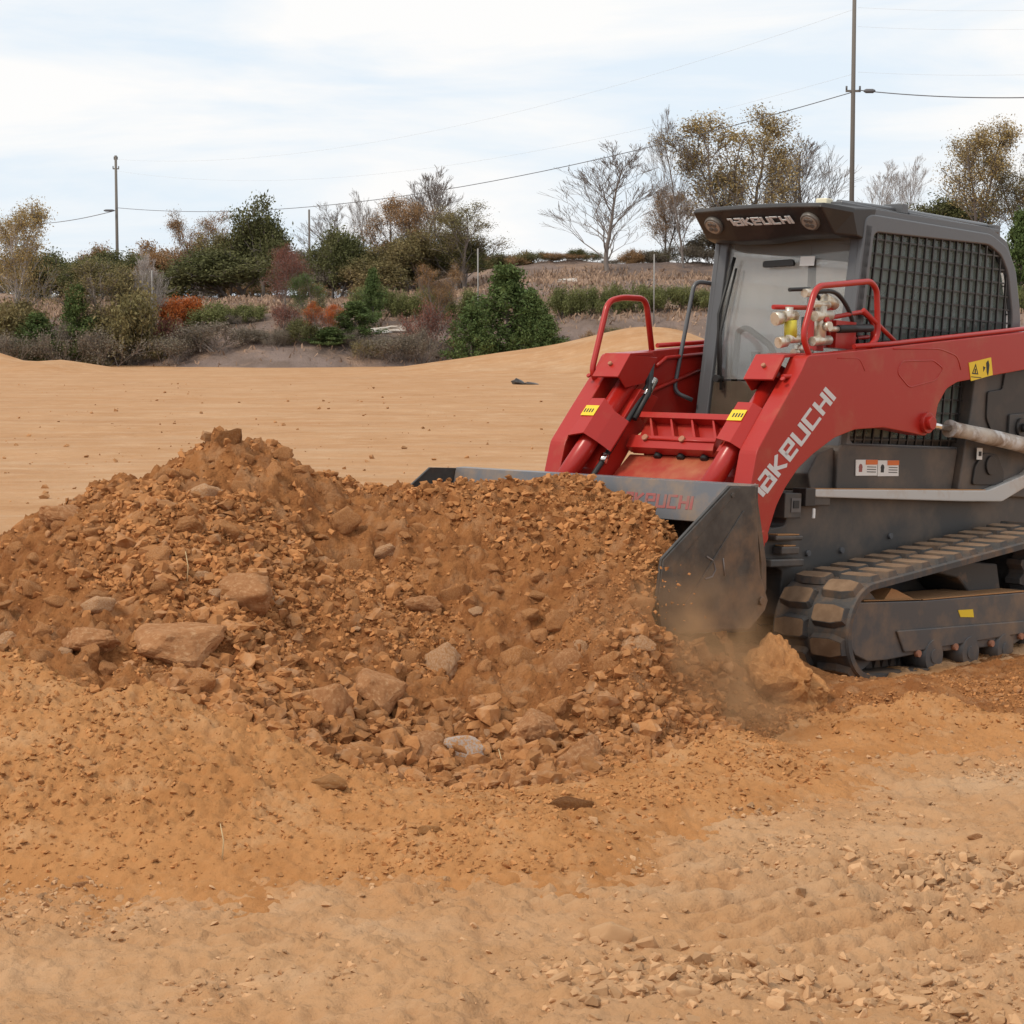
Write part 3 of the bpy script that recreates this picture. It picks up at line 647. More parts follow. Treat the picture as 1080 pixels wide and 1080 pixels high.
def plate(name, pts, n, m, parent, t=.003):
    n = Vector(n).normalized(); mb = MB(); P = [Vector(p) for p in pts]; k = len(P)
    mb.add([p-n*t*.3 for p in P]+[p+n*t for p in P], [tuple(range(k)), tuple(range(2*k-1, k-1, -1))]+[(i, (i+1) % k, (i+1) % k+k, i+k) for i in range(k)])
    return mb.build(name, m, parent)

# --- chassis
ch = MB()
ch.prism(rpoly([(.16, .93), (.20, .76), (.36, .745), (.37, .60), (.20, .53), (.22, .30), (.05, .24), (-2.1, .28), (-2.35, .5), (-2.35, .93)], .02, 2), -.50, .50)
ch.box((-.1, -.56, .86), (.13, .56, .925))
ch.box((.30, -.42, .40), (.52, .42, .58)); ch.box((.2, -.36, .22), (.45, .36, .40))
ch.box((.13, .40, .69), (.36, .565, .715)); ch.box((.12, .40, .56), (.40, .57, .60)); ch.box((.15, .5, .62), (.30, .56, .66))
CH = ch.build('chassis', M['dark'], LD, .008)
mb = MB(); mb.box((.16, .50, .716), (.34, .56, .722)); mb.box((.18, .505, .661), (.28, .555, .667))
mb.build('step_soil', M['underdust'], CH)
mb = MB()
for x, z in [(.0, .62), (-.3, .63), (-.75, .70)]: MB().cyl((x, .49, z), (x, .515, z), .016, 10).build('bolt', M['frame'], CH)
mb = MB(); mb.prism(rpoly([(.065, .946), (.062, .906), (-1.35, .888), (-1.78, .888), (-2.05, .975), (-2.3, 1.1), (-2.3, 1.17), (-2.03, 1.045), (-1.62, .951), (-1.37, .949)], .02, 2), .50, .575)
mb.build('side_rail', M['stripe'], CH, .006)
mb = MB(); mb.prism([(.06, .949), (.06, .944), (-1.6, .948), (-1.6, .955)], .505, .57); mb.build('rail_soil', M['underdust'], CH)
mb = MB(); mb.box((.065, .5, .86), (.15, .582, .95)); mb.box((.07, .58, .80), (.09, .59, .85), 1); mb.build('tie_down_bracket', [M['plastic'], M['white']], CH, .004)
o = plate('emblem_plate', [(.25, .566, .90), (.17, .566, .90), (.17, .566, .83), (.25, .566, .83)], (0, 1, 0), M['frame'], CH)
mb = MB(); mb.box((.16, .50, .80), (.30, .565, .925)); mb.build('front_corner', M['dark'], CH, .005)
plate('emblem', [(.235, .57, .888), (.19, .57, .888), (.19, .57, .85), (.235, .57, .85)], (0, 1, 0), M['black'], CH)
# --- engine body behind/below the cab
bd = MB()
bd.prism(rpoly([(-.05, .93), (-.02, 1.02), (-.10, 1.12), (-.24, 1.16), (-.26, .93)], .01, 2), -.47, .47)
bd.prism(rpoly([(-.24, .935), (-.24, 1.14), (-.28, 1.175), (-1.41, 1.175), (-1.36, .935)], .02, 2), -.495, .495)
bd.prism(rpoly([(-1.37, .93), (-1.47, 1.4), (-1.5, 1.62), (-2.6, 1.7), (-2.75, 1.1), (-2.4, .90)], .03, 2), -.56, .53)
BD = bd.build('body', M['dark'], LD, .008)
mb = MB(); mb.prism(rpoly([(-1.62, 1.35), (-1.62, 1.50), (-1.78, 1.52), (-1.80, 1.62), (-2.3, 1.66), (-2.3, 1.3), (-1.9, 1.25), (-1.75, 1.2)], .02, 2), .528, .542); mb.build('side_vent', M['plastic'], BD, .003)
mb = MB(); mb.prism(rpoly([(-1.85, 1.22), (-1.85, 1.38), (-2.1, 1.40), (-2.1, 1.22)], .01, 2), .54, .556); mb.build('mount_plate', M['dark'], BD, .003)
mb = MB(); mb.cyl((-1.97, .55, 1.31), (-1.97, .575, 1.31), .055, 20); mb.cyl((-1.97, .57, 1.31), (-1.97, .60, 1.31), .025, 12); mb.build('tie_down_hole', M['plastic'], BD)
mb = MB(); mb.prism(rpoly([(-1.5, .98), (-1.52, 1.08), (-1.6, 1.16), (-1.76, 1.15), (-1.84, 1.05), (-1.83, .98)], .02, 2), .528, .545); mb.cyl((-1.68, .54, 1.09), (-1.68, .556, 1.09), .055, 18); mb.build('drain_cover', M['plastic'], BD, .003)
plate('white_tag', [(-1.52, .549, 1.185), (-1.575, .549, 1.185), (-1.575, .549, 1.12), (-1.52, .549, 1.12)], (0, 1, 0), M['white'], BD)
plate('tag_mark', [(-1.535, .553, 1.165), (-1.56, .553, 1.165), (-1.56, .553, 1.14), (-1.535, .553, 1.14)], (0, 1, 0), M['black'], BD)
for x0 in (-.402, -.608):
    d = plate('safety_sticker', [(x0, .497, 1.098), (x0-.198, .497, 1.101), (x0-.204, .497, 1.018), (x0-.004, .497, 1.015)], (0, 1, 0), M['white'], BD)
    plate('orange_band', [(x0-.09, .5005, 1.099), (x0-.198, .5005, 1.101), (x0-.199, .5005, 1.076), (x0-.092, .5005, 1.074)], (0, 1, 0), M['orange'], BD)
    mb = MB()
    for k in range(3): mb.box((x0-.19, .4985, 1.06-.013*k), (x0-.105, .5008, 1.065-.013*k))
    mb.build('sticker_text', M['frame'], BD)
    mb = MB(); mb.cyl((x0-.045, .498, 1.06), (x0-.045, .5008, 1.06), .018, 8); mb.box((x0-.06, .4985, 1.035), (x0-.03, .5007, 1.055)); mb.build('sticker_pictogram', M['redletters'] if x0 > -.5 else M['black'], BD)

# --- cab
CW = .48
def fx(z): return -.29-.125*(z-1.3)               # front plane of the cab
cb = MB()
outer = [(-.27, 1.13), (fx(2.3), 2.345), (-.47, 2.372), (-1.68, 2.385), (-1.86, 2.33), (-1.97, 2.21), (-2.05, 1.95), (-2.08, 1.13)]
inner = [(-.365, 1.185), (-.500, 2.262), (-.53, 2.282), (-1.66, 2.322), (-1.80, 2.275), (-1.885, 2.18), (-1.955, 1.94), (-1.975, 1.185)]
outer_r = rpoly(outer, .04, 3); inner_r = rpoly(inner, .04, 3)
for s in (1, -1): cb.ring(outer_r, inner_r, s*CW, s*(CW-.035))
# front frame
def fpt(y, z, off=0): return (fx(z)+off, y, z)
fo = [(-CW, 1.0), (-CW, 2.34), (CW, 2.34), (CW, 1.0)]; fi = [(-CW+.085, 1.05), (-CW+.085, 2.262), (CW-.085, 2.262), (CW-.085, 1.05)]
fo_r = rpath([(a, 0, b) for a, b in fo], .03, 3, True); fi_r = rpath([(a, 0, b) for a, b in fi], .06, 3, True)
n = len(fo_r); vs = [fpt(p.x, p.z, o_) for o_ in (0.0, -.07) for P in (fo_r, fi_r) for p in P]; fs = []
for i in range(n):
    j = (i+1) % n; fs += [(i, j, n+j, n+i), (2*n+i, 3*n+i, 3*n+j, 2*n+j), (i, 2*n+i, 2*n+j, j), (n+i, n+j, 3*n+j, 3*n+i)]
cb.add(vs, fs)
# rear wall and roof
cb.box((-2.06, -CW+.03, 1.2), (-2.02, CW-.03, 1.55))
CAB = cb.build('cab', M['frame'], LD, .012, 3)
mb = MB(); roofp = rpoly([(fx(2.3)+.005, 2.33), (fx(2.3)-.0, 2.375), (-.50, 2.405), (-1.70, 2.425), (-1.90, 2.36), (-2.0, 2.2), (-1.97, 2.19), (-1.86, 2.30), (-1.68, 2.36), (-.5, 2.345)], .02, 3)
mb.prism(roofp, -.455, .455); mb.build('roof', M['frame'], CAB, .02, 3)
mb = MB(); mb.box((-2.04, -.42, 1.55), (-2.03, .42, 2.2)); mb.build('rear_window', M['glass_rear'], CAB)
mb = MB()
for k in range(12): y = -.4+.8*k/11; mb.box((-2.02, y-.004, 1.5), (-2.008, y+.004, 2.25))
for k in range(9): z = 1.55+.65*k/8; mb.box((-2.012, -.42, z-.004), (-2.0, .42, z+.004))
mb.build('rear_grille', M['frame'], CAB)
# side grilles: bars clipped to the opening
def clip_line(poly, a, b):
    """intervals of the infinite line a->b inside polygon"""
    ts = []; d = (b[0]-a[0], b[1]-a[1])
    for i in range(len(poly)):
        p = poly[i]; q = poly[(i+1) % len(poly)]; e = (q[0]-p[0], q[1]-p[1]); den = d[0]*e[1]-d[1]*e[0]
        if abs(den) < 1e-9: continue
        t = ((p[0]-a[0])*e[1]-(p[1]-a[1])*e[0])/den; s = ((p[0]-a[0])*d[1]-(p[1]-a[1])*d[0])/den
        if 0 <= s < 1: ts.append(t)
    ts.sort(); return [(ts[i], ts[i+1]) for i in range(0, len(ts)-1, 2)]
for s in (1, -1):
    mb = MB()
    def bar(a, b, w, off):
        for t0, t1 in clip_line(inner_r, a, b):
            p = (a[0]+(b[0]-a[0])*t0, a[1]+(b[1]-a[1])*t0); q = (a[0]+(b[0]-a[0])*t1, a[1]+(b[1]-a[1])*t1)
            d = Vector((q[0]-p[0], 0, q[1]-p[1])); 
            if d.length < .02: continue
            nn = Vector((-d.z, 0, d.x)).normalized()*w; y0, y1 = s*(CW-.008-off), s*(CW-.02-off)
            vs = [Vector((c[0], y, c[1]))+k*nn for y in (y0, y1) for c, k in ((p, -1), (q, -1), (q, 1), (p, 1))]
            mb.add(vs, [(0, 1, 2, 3), (4, 7, 6, 5), (0, 4, 5, 1), (1, 5, 6, 2), (2, 6, 7, 3), (3, 7, 4, 0)])
    kx, kz = (19, 15) if s == 1 else (12, 8)
    for k in range(kx): x = -.42-1.6*k/kx; bar((x, 1.15), (x-.13*(1-k/kx*.8), 2.3), .0047 if s == 1 else .0035, 0)
    for k in range(kz): z = 1.20+1.12*k/kz; bar((-.3, z), (-2.0, z+.03), .0043 if s == 1 else .0035, .004)
    # solid upper mesh border strips
    mb.build('window_grille', M['plastic'], CAB)
    mb = MB(); mb.prism(inner_r, s*(CW-.045), s*(CW-.05)); mb.build('side_window', M['glass_side'] if s == 1 else M['glass_rear'], CAB)
    mb = MB(); mb.prism([(-1.24, 1.25), (-1.21, 2.3), (-1.26, 2.3), (-1.29, 1.25)], s*(CW-.052), s*(CW-.075)); mb.prism([(-.42, 2.2), (-.42, 2.33), (-1.8, 2.35), (-1.8, 2.25)], s*(CW-.052), s*(CW-.07)); mb.build('window_frame', M['plastic'], CAB)
# windshield and door bottom
def fquad(y0, y1, z0, z1, off, m, name, par, t=.006):
    mb = MB(); vs = [fpt(y, z, o_) for o_ in (off, off-t) for y, z in ((y0, z0), (y1, z0), (y1, z1), (y0, z1))]
    mb.add(vs, [(0, 1, 2, 3), (4, 7, 6, 5), (0, 4, 5, 1), (1, 5, 6, 2), (2, 6, 7, 3), (3, 7, 4, 0)]); return mb.build(name, m, par)
fquad(-.40, .40, 1.50, 2.265, -.02, M['glass'], 'windshield', CAB)
fquad(-.40, .40, 1.04, 1.49, -.02, M['glass_low'], 'door_glass', CAB)
# inner lining of the cab: floor, dark rear lower wall, seat, lap bar, levers
mb = MB(); mb.box((-1.9, -.44, 1.18), (-.35, .44, 1.22)); mb.box((-1.95, -.44, 1.2), (-1.9, .44, 1.5)); mb.build('cab_floor', M['plastic'], CAB)
mb = MB(); mb.box((-1.65, -.25, 1.22), (-1.1, .25, 1.45)); mb.prism([(-1.55, 1.45), (-1.45, 1.45), (-1.62, 2.02), (-1.72, 2.02)], -.23, .23); mb.build('seat', M['hose'], CAB, .04, 3)
mb = MB(); mb.tube(rpath([(-.52, -.40, 1.40), (-.52, -.385, 1.77), (-.52, -.33, 1.79), (-.52, -.14, 1.68), (-.52, -.10, 1.45)], .06, 5), .018, 8); mb.build('lap_bar', M['plastic'], CAB)
mb = MB(); mb.tube([(-.6, -.36, 1.25), (-.58, -.30, 1.58)], .018, 8); mb.tube([(-.6, .28, 1.25), (-.58, .25, 1.55)], .018, 8); mb.cyl((-.58, -.3, 1.58), (-.57, -.295, 1.66), .026, 10); mb.build('control_lever', M['hose'], CAB)
mb = MB(); mb.tube([fpt(-.33, 2.16, .012), fpt(-.385, 1.85, .02), fpt(-.34, 1.52, .012)], .010, 6); mb.tube([fpt(-.31, 2.1, .012), fpt(-.35, 1.75, .03), fpt(-.31, 1.44, .02)], .007, 6); mb.cyl(fpt(-.33, 1.5, .0), fpt(-.33, 1.5, .05), .02, 8); mb.build('wiper', M['hose'], CAB)
mb = MB(); mb.prism(rpoly([(-.135, 2.100), (-.135, 2.135), (.06, 2.142), (.07, 2.106)], .014, 3), 0, .02, 0, Matrix(((0, -1, 0, -.375), (1, 0, 0, 0), (0, 0, 1, 0), (0, 0, 0, 1)))); mb.build('mirror', M['hose'], CAB, .003)
fquad(.10, .19, 2.105, 2.155, .006, M['white'], 'windshield_sticker', CAB, .003)
# visor
vt, vb = (-.105, 2.376), (-.235, 2.248); VW = .41
mb = MB()
ysec = [-VW-.065, -VW, -.2, 0, .2, VW, VW+.065]; prof = []
for y in ysec:
    e = abs(y) > VW+.01; dz = -.018 if -.3 < y < .05 else 0
    xf = -.2 if e else 0; zt = -.012 if e else .01*(1-(y/VW)**2)
    prof.append([(vt[0]+xf, y, vt[1]+zt), (vt[0]+xf-.02, y, vt[1]+.022+zt), (-.52, y, 2.405), (-.50, y, 2.30), (vb[0]-.09+xf*.5, y, vb[1]-.012+dz), (vb[0]+xf*.6, y, vb[1]+dz)])
k = 6; vs = [p for pr in prof for p in pr]; fs = [tuple(range(k)), tuple(range(len(vs)-1, len(vs)-k-1, -1))]
for i in range(len(ysec)-1):
    for j in range(k): l = (j+1) % k; fs.append((i*k+j, i*k+l, (i+1)*k+l, (i+1)*k+j))
mb.add(vs, fs); mb.build('visor', M['plastic'], CAB, .008, 2)
vn = Vector((vt[1]-vb[1], 0, -(vt[0]-vb[0]))).normalized()     # outward (forward, downward)
mb = MB()
for y in (-VW-.066, VW+.0655): mb.add([(-.30, y, 2.385), (-.53, y, 2.41), (-.53, y, 2.31), (-.33, y, 2.26), ], [(0, 1, 2, 3)])
for y in (-.31, .31):
    c = Vector((vt[0]*.5+vb[0]*.5, y, vt[1]*.5+vb[1]*.5)); c = c+Vector((.004, 0, .0))
    mb = MB(); mb.tube([c-vn*.01, c+vn*.012, c+vn*.016], [.055, .053, .048], 24, 0); mb.tube([c+vn*.005, c+vn*.0185], .042, 24, 1)
    for a in range(4): q = c+vn*.0195+Vector((0, cos(a*1.57+.6)*.019, 0))+Vector((vt[0]-vb[0], 0, vt[1]-vb[1])).normalized()*sin(a*1.57+.6)*.022; mb.tube([q-vn*.004, q+vn*.003], .012, 10, 0)
    mb.build('headlight', [M['lensrim'], M['lens']], CAB)
vup = Vector((vt[0]-vb[0], 0, vt[1]-vb[1])).normalized()
lettering('lettering', 'TAKEUCHI', Vector((vb[0]*.42+vt[0]*.58, -.19, vb[1]*.42+vt[1]*.58))-vup*.012+vn*.012, (0, .40, 0), vup*.042+Vector((0, -.008, 0)), vn, M['silver'], CAB, .22)
mb = MB(); mb.box((-.30, .24, 2.40), (-.36, .31, 2.445)); mb.build('beacon', M['white_cap'], CAB, .006)
mb = MB()
for y in (.34, -.30):
    mb.tube([(-.36, y, 2.425), (-.80, y, 2.44), (-1.85, y, 2.45)], .018, 8)
    mb.box((-.34, y-.04, 2.40), (-.90, y+.04, 2.43))
    mb.box((-1.86, y-.05, 2.40), (-1.93, y+.05, 2.46))
mb.box((-.88, .28, 2.42), (-.94, .40, 2.475)); mb.box((-.95, .30, 2.41), (-1.9, .40, 2.435))
mb.build('roof_rail', M['frame'], CAB, .006)
mb = MB(); mb.tube(rpath([(fx(2.0)-.02, -.478, 2.02), (-.30, -.53, 2.03), (-.185, -.55, 1.42), (-.26, -.478, 1.38)], .05, 5), .012, 8); mb.build('grab_rail', M['frame'], CAB)

# --- arms
ARM = [(.353, 1.519), (.53, 1.311), (.68, 1.129), (.723, .945), (.735, .865), (.66, .60), (.63, .50), (.576, .697), (.503, .865), (.439, .952), (.337, 1.05), (.216, 1.122), (.041, 1.205), (-.14, 1.252), (-.397, 1.269), (-.665, 1.248), (-.80, 1.236), (-.885, 1.293), (-.909, 1.404), (-.988, 1.492), (-1.091, 1.532), (-1.795, 1.632), (-2.5, 1.72), (-2.5, 1.93), (-1.80, 1.845), (-.423, 1.682), (.019, 1.631), (.30, 1.60)]
armd = Vector((.345, 0, -.39)).normalized()        # down the front of the arm
for s in (1, -1):
    A = empty('loader_arm'); A.parent = LD
    mb = MB(); mb.prism(rpoly(ARM, .018, 2), s*.555, s*.66); mb.build('arm_box', M['red'], A, .005)
    # raised top edge and inner channel wall
    mb = MB()
    mb.prism([(.30, 1.42), (.50, 1.18), (.62, 1.0), (.60, .86), (.45, 1.0), (.33, 1.15), (.15, 1.38)], s*.38, s*.56)
    mb.build('inner_plate', M['red'], A, .004)
    mb = MB(); mb.tube([Vector((.27, s*.46, 1.50)), Vector((.84, s*.46, .88))], .05, 20); mb.tube([Vector((.25, s*.46, 1.52)), Vector((.30, s*.46, 1.465))], .056, 20)
    T = mb.build('tilt_cylinder', M['redglossy'], A)
    # saddle guard over the cylinder
    cen = Vector((.555, 0, 1.205)); up2 = Vector((.75, 0, .66)).normalized()
    sec = [(.585, .004), (.565, .020), (.515, .078), (.425, .080), (.375, .02), (.325, -.055)]
    mb = MB(); L_ = .13; t = .008
    for i in range(len(sec)-1):
        (ya, na), (yb, nb) = sec[i], sec[i+1]
        q = []
        for off in (0, t):
            for (y, nn_) in ((ya, na), (yb, nb)):
                for l in (-L_*(1.0 if y > .4 else .75), L_*(1.0 if y > .5 else .85)): q.append(cen+up2*(nn_+off)+armd*l+Vector((0, s*y, 0)))
        mb.add(q, [(0, 1, 3, 2), (4, 6, 7, 5), (0, 4, 5, 1), (2, 3, 7, 6), (0, 2, 6, 4), (1, 5, 7, 3)])
    mb.build('cylinder_guard', M['red'], A)
    dc = [cen+up2*.090+armd*l+Vector((0, s*y, 0)) for l, y in ((-.075, .425), (-.075, .512), (-.005, .512), (-.005, .425))]
    plate('warning_decal', dc, up2, M['yellow'], A, .002)
    mb = MB()
    for j in range(4): yy = .445+.017*j; a = cen+up2*.0925+Vector((0, s*yy, 0)); mb.add([a+armd*-.052, a+armd*-.052+Vector((0, s*.009, 0)), a+armd*-.026+Vector((0, s*.009, 0)), a+armd*-.026], [(0, 1, 2, 3)])
    mb.build('decal_print', M['black'], A)
    # upper bracket over the cylinder head
    bmat_ = Matrix.Translation((0, 0, 0))
    pb = [(.47, 1.475), (.375, 1.60), (.19, 1.618), (.18, 1.602), (.368, 1.585), (.455, 1.468)]
    mb = MB(); mb.prism(pb, s*.40, s*.575)
    mb.prism([(.37, 1.59), (.46, 1.475), (.40, 1.42), (.25, 1.45), (.15, 1.59)], s*.40, s*.408)
    mb.build('head_bracket', M['red'], A, .003)
    p = Vector((.425, s*.49, 1.541)); mb = MB(); mb.tube([p-up2*.005, p+up2*.012], .011, 8); mb.build('bolt', M['grime'], A)
    mb = MB(); mb.tube([(.44, s*.62, 1.475), (.44+.008, s*.62, 1.482)], .012, 8); mb.cyl((.63, s*.655, .72), (.63, s*.69, .72), .03, 14); mb.build('lower_pin', M['red'], A)
    # pin boss at the lift cylinder
    mb = MB(); mb.tube([Vector((-.79, s*.60, 1.305)), Vector((-.79, s*.685, 1.305))], .055, 20); mb.tube([Vector((-.79, s*.68, 1.305)), Vector((-.79, s*.71, 1.305))], .035, 16); mb.build('pin_boss', M['red'], A, .003)
    mb = MB(); mb.tube([(-.13, s*.635, 1.668), (-.45, s*.635, 1.700), (-1.81, s*.635, 1.862), (-2.5, s*.635, 1.94)], .013, 8); mb.build('edge_tube', M['redglossy'], A)
    if s == 1:
        mb = MB(); mb.tube(rpath([(.09, .61, 1.50), (.17, .61, 1.545), (.285, .61, 1.69), (.19, .61, 1.945), (-.29, .61, 2.008), (-.35, .61, 1.97), (-.38, .61, 1.73), (-.30, .61, 1.67)], .06, 6), .0155, 10)
        mb.build('guard_rail', M['redglossy'], A)
        mb = MB(); mb.tube(rpath([(-.10, .50, 1.66), (-.10, .5, 1.81), (-.40, .5, 1.862), (-.495, .5, 1.815), (-.50, .5, 1.70)], .04, 5), .012, 8); mb.tube(rpath([(-.12, .5, 1.70), (-.46, .5, 1.735)], .04, 5), .011, 8)
        mb.tube([(-.25, .6, 1.86), (-.52, .62, 1.72)], .012, 8); mb.tube([(.33, .46, 1.835), (-.12, .5, 1.86)], .012, 8)
        mb.box((-.12, .45, 1.66), (-.30, .53, 1.80)); mb.box((.0, .44, 1.64), (-.06, .50, 1.84)); mb.build('coupler_bracket', M['red'], A)
        MB().tube([(.42, .60, 1.49), (.20, .635, 1.51)], .012, 8).build('tie_bar', M['red'], A)
    else:
        mb = MB(); mb.tube(rpath([(.30, -.60, 1.38), (.34, -.61, 1.415), (.425, -.62, 1.49), (.315, -.62, 1.875), (.20, -.62, 1.905), (-.0, -.62, 1.912), (-.055, -.61, 1.64)], .06, 6), .0165, 10)
        mb.build('guard_rail', M['redglossy'], A)
        mb = MB(); mb.tube([(.10, -.50, 1.58), (.22, -.40, 1.44), (.36, -.38, 1.30), (.52, -.37, 1.12), (.66, -.37, .97), (.72, -.37, .88)], .016, 8); mb.tube([(.12, -.46, 1.56), (.26, -.36, 1.40), (.38, -.35, 1.26)], .014, 8)
        mb.build('hydraulic_hose', M['hose'], A)
        MB().tube([(.17, -.40, 1.47), (.27, -.375, 1.38)], .022, 10).build('hose_fitting', M['chrome'], A); MB().tube([(.575, -.37, 1.07), (.60, -.37, 1.03)], .024, 10).build('hose_fitting', M['chrome'], A)
        # stiffening folds on the inner face
        mb = MB(); mb.tube([(-.02, -.545, 1.55), (-.10, -.545, 1.60), (-.6, -.545, 1.66)], .012, 6); mb.tube([(.30, -.545, 1.15), (.0, -.545, 1.42), (-.4, -.545, 1.55)], .012, 6); mb.build('inner_rib', M['red'], A)
    if s == 1:
        lettering('lettering', 'TAKEUCHI', (.640, .660, .888), (-.585, 0, .515), (.083, 0, .044), (0, 1, 0), M['silver'], A, .21)
        plate('warning_decal', [(-1.196, .66, 1.641), (-1.425, .66, 1.682), (-1.453, .66, 1.587), (-1.228, .66, 1.544)], (0, 1, 0), M['yellow'], A, .003)
        mb = MB()
        def tri(cx, cz, r_, w_):
            P = [(cx+r_*cos(a), cz+r_*sin(a)) for a in (pi/2, pi/2+2.1, pi/2-2.1)]; Q = [(cx+(r_-w_)*cos(a), cz+(r_-w_)*sin(a)) for a in (pi/2, pi/2+2.1, pi/2-2.1)]
            mb.ring(P, Q, .6625, .6645)
        tri(-1.265, 1.602, .038, .012); mb.box((-1.27, .6625, 1.59), (-1.26, .6645, 1.612)); mb.box((-1.225, .6625, 1.565), (-1.33, .6643, 1.569))
        mb.prism([(-1.385, 1.60), (-1.375, 1.65), (-1.395, 1.665), (-1.41, 1.64), (-1.405, 1.60), (-1.40, 1.58)], .6625, .6645); mb.prism([(-1.35, 1.60), (-1.37, 1.625), (-1.345, 1.63)], .6625, .6643)
        mb.build('decal_print', M['black'], A)
        mb = MB(); rc = rpoly([(-.53, 1.614), (-.841, 1.636), (-.945, 1.598), (-.871, 1.531), (-.619, 1.483), (-.497, 1.555)], .03, 4); mb.tube([(x, .659, z) for x, z in rc], .0045, 6, closed=True)
        mb.tube(rpath([(-.45, .659, 1.675), (-.90, .659, 1.70), (-1.08, .659, 1.67), (-1.12, .659, 1.60)], .06, 5), .0045, 6)
        mb.tube(rpath([(.05, .659, 1.60), (-.15, .659, 1.61), (-.20, .659, 1.55)], .03, 4), .003, 6); mb.build('pressed_panel', M['red'], A)
    # lift cylinder
    mb = MB(); pts = [Vector((-1.10, s*.62, 1.283)), Vector((-1.14, s*.62, 1.28)), Vector((-1.3, s*.62, 1.268)), Vector((-1.5, s*.62, 1.25)), Vector((-1.7, s*.62, 1.232)), Vector((-1.95, s*.62, 1.207)), Vector((-2.25, s*.62, 1.18))]
    mb.tube(pts, [.048, .043, .040, .045, .044, .047, .048], 20); Lc = mb.build('lift_cylinder', M['sleeve'], A)
    mb = MB(); mb.tube([(-.82, s*.62, 1.303), (-1.12, s*.62, 1.282)], .02, 14); mb.build('cylinder_rod', M['chrome'], A)
# couplers
cp_ = MB()
def fit(a, b, r, mi=0): cp_.tube([a, b], r, 10, mi)
fit((.30, .50, 1.79), (.20, .50, 1.80), .028); fit((.34, .48, 1.775), (.30, .49, 1.785), .034); fit((.25, .5, 1.78), (.25, .5, 1.84), .02)
fit((.28, .52, 1.68), (.16, .52, 1.69), .022); fit((.33, .5, 1.66), (.28, .51, 1.67), .028); fit((.10, .53, 1.865), (-.04, .53, 1.87), .02)
fit((.02, .53, 1.86), (.02, .53, 1.68), .030); fit((.09, .54, 1.805), (-.05, .54, 1.82), .026); fit((.10, .54, 1.68), (-.05, .54, 1.695), .024); fit((.02, .56, 1.76), (.02, .59, 1.76), .024)
fit((-.05, .54, 1.75), (-.12, .54, 1.755), .014); fit((.10, .48, 1.92), (.02, .48, 1.93), .022); fit((-.05, .5, 1.90), (-.14, .5, 1.88), .03); fit((.20, .5, 1.62), (.05, .5, 1.63), .018)
fit((.15, .5, 1.66), (.15, .5, 1.62), .025); fit((.25, .51, 1.775), (.24, .51, 1.69), .032, 1); fit((.02, .555, 1.79), (.02, .575, 1.79), .016, 2)
cp_.build('hydraulic_coupler', [M['zinc'], M['yellowcap'], M['redglossy']], LD)
mb = MB(); mb.tube(rpath([(.05, .50, 1.93), (-.15, .5, 1.95), (-.28, .5, 1.86), (-.36, .5, 1.70)], .1, 6), .012, 8); mb.tube([(-.12, .54, 1.755), (-.45, .52, 1.78)], .020, 8); mb.tube(rpath([(.2, .46, 1.93), (.0, .46, 1.95), (-.12, .47, 1.85)], .06, 5), .01, 8)
mb.tube([(.12, .50, 1.80), (.12, .5, 1.66)], .014, 8); mb.build('hydraulic_hose', M['hose'], LD)
# --- cross member
cm = MB(); sl_ = Vector((.10, 0, -.165)).normalized()
base = Vector((.335, 0, 1.285)); nn_ = Vector((.165, 0, .10)).normalized()
def cmbox(y0, y1, l0, l1, n0, n1, mb, mi=0):
    q = [base+Vector((0, y, 0))+sl_*l+nn_*n_ for n_ in (n0, n1) for y, l in ((y0, l0), (y1, l0), (y1, l1), (y0, l1))]
    mb.add(q, [(0, 1, 2, 3), (4, 7, 6, 5), (0, 4, 5, 1), (1, 5, 6, 2), (2, 6, 7, 3), (3, 7, 4, 0)], mi)
cmbox(-.34, .34, -.01, .20, -.06, -.05, cm); cmbox(-.34, .34, -.012, .022, -.05, .012, cm); cmbox(-.35, .35, .125, .20, -.05, .004, cm)
for k in range(5):
    y = -.27+.135*k
    q = [base+Vector((0, a, 0))+sl_*l+nn_*n_ for n_ in (-.055, .004) for a, l in ((y-.006, .02), (y+.006, .02), (y+.075, .13), (y+.055, .13))]
    cm.add(q, [(0, 1, 2, 3), (4, 7, 6, 5), (0, 4, 5, 1), (1, 5, 6, 2), (2, 6, 7, 3), (3, 7, 4, 0)])
cm.box((.40, -.36, 1.095), (.30, .36, 1.105)); cm.box((.20, -.36, .95), (.28, .36, 1.1))
CM = cm.build('cross_member', M['red'], LD, .002)
mb = MB()
for y in (-.24, 0, .24): p = base+Vector((0, y, 0))+sl_*.145+nn_*.004; MB().tube([p, p+nn_*.016], .017, 10).build('bolt', M['grime'], CM)
mb = MB(); p = base+sl_*.15+nn_*.008; mb.tube([p+Vector((0, -.24, 0)), p+Vector((0, .24, 0))], .006, 6); mb.build('retaining_rod', M['red'], CM)
mb = MB(); mb.prism([(.38, 1.08), (.56, .93), (.60, .80), (.52, .80), (.48, .92), (.34, 1.04)], -.37, .37); mb.prism([(.60, .93), (.72, .84), (.66, .80), (.55, .88)], -.36, .36); mb.build('torque_plate', M['reddusty'], CM, .006)
mb = MB()
for y in (-.17, -.02, .13): MB().cyl((.385, y, 1.093), (.402, y, 1.066), .022, 12).build('drain_hole', M['black'], CM)
mb = MB(); mb.box((.62, -.40, .55), (.85, .40, .88)); mb.box((.85, -.15, .84), (1.05, .15, .90)); mb.build('quick_coupler', M['plastic'], LD, .008)

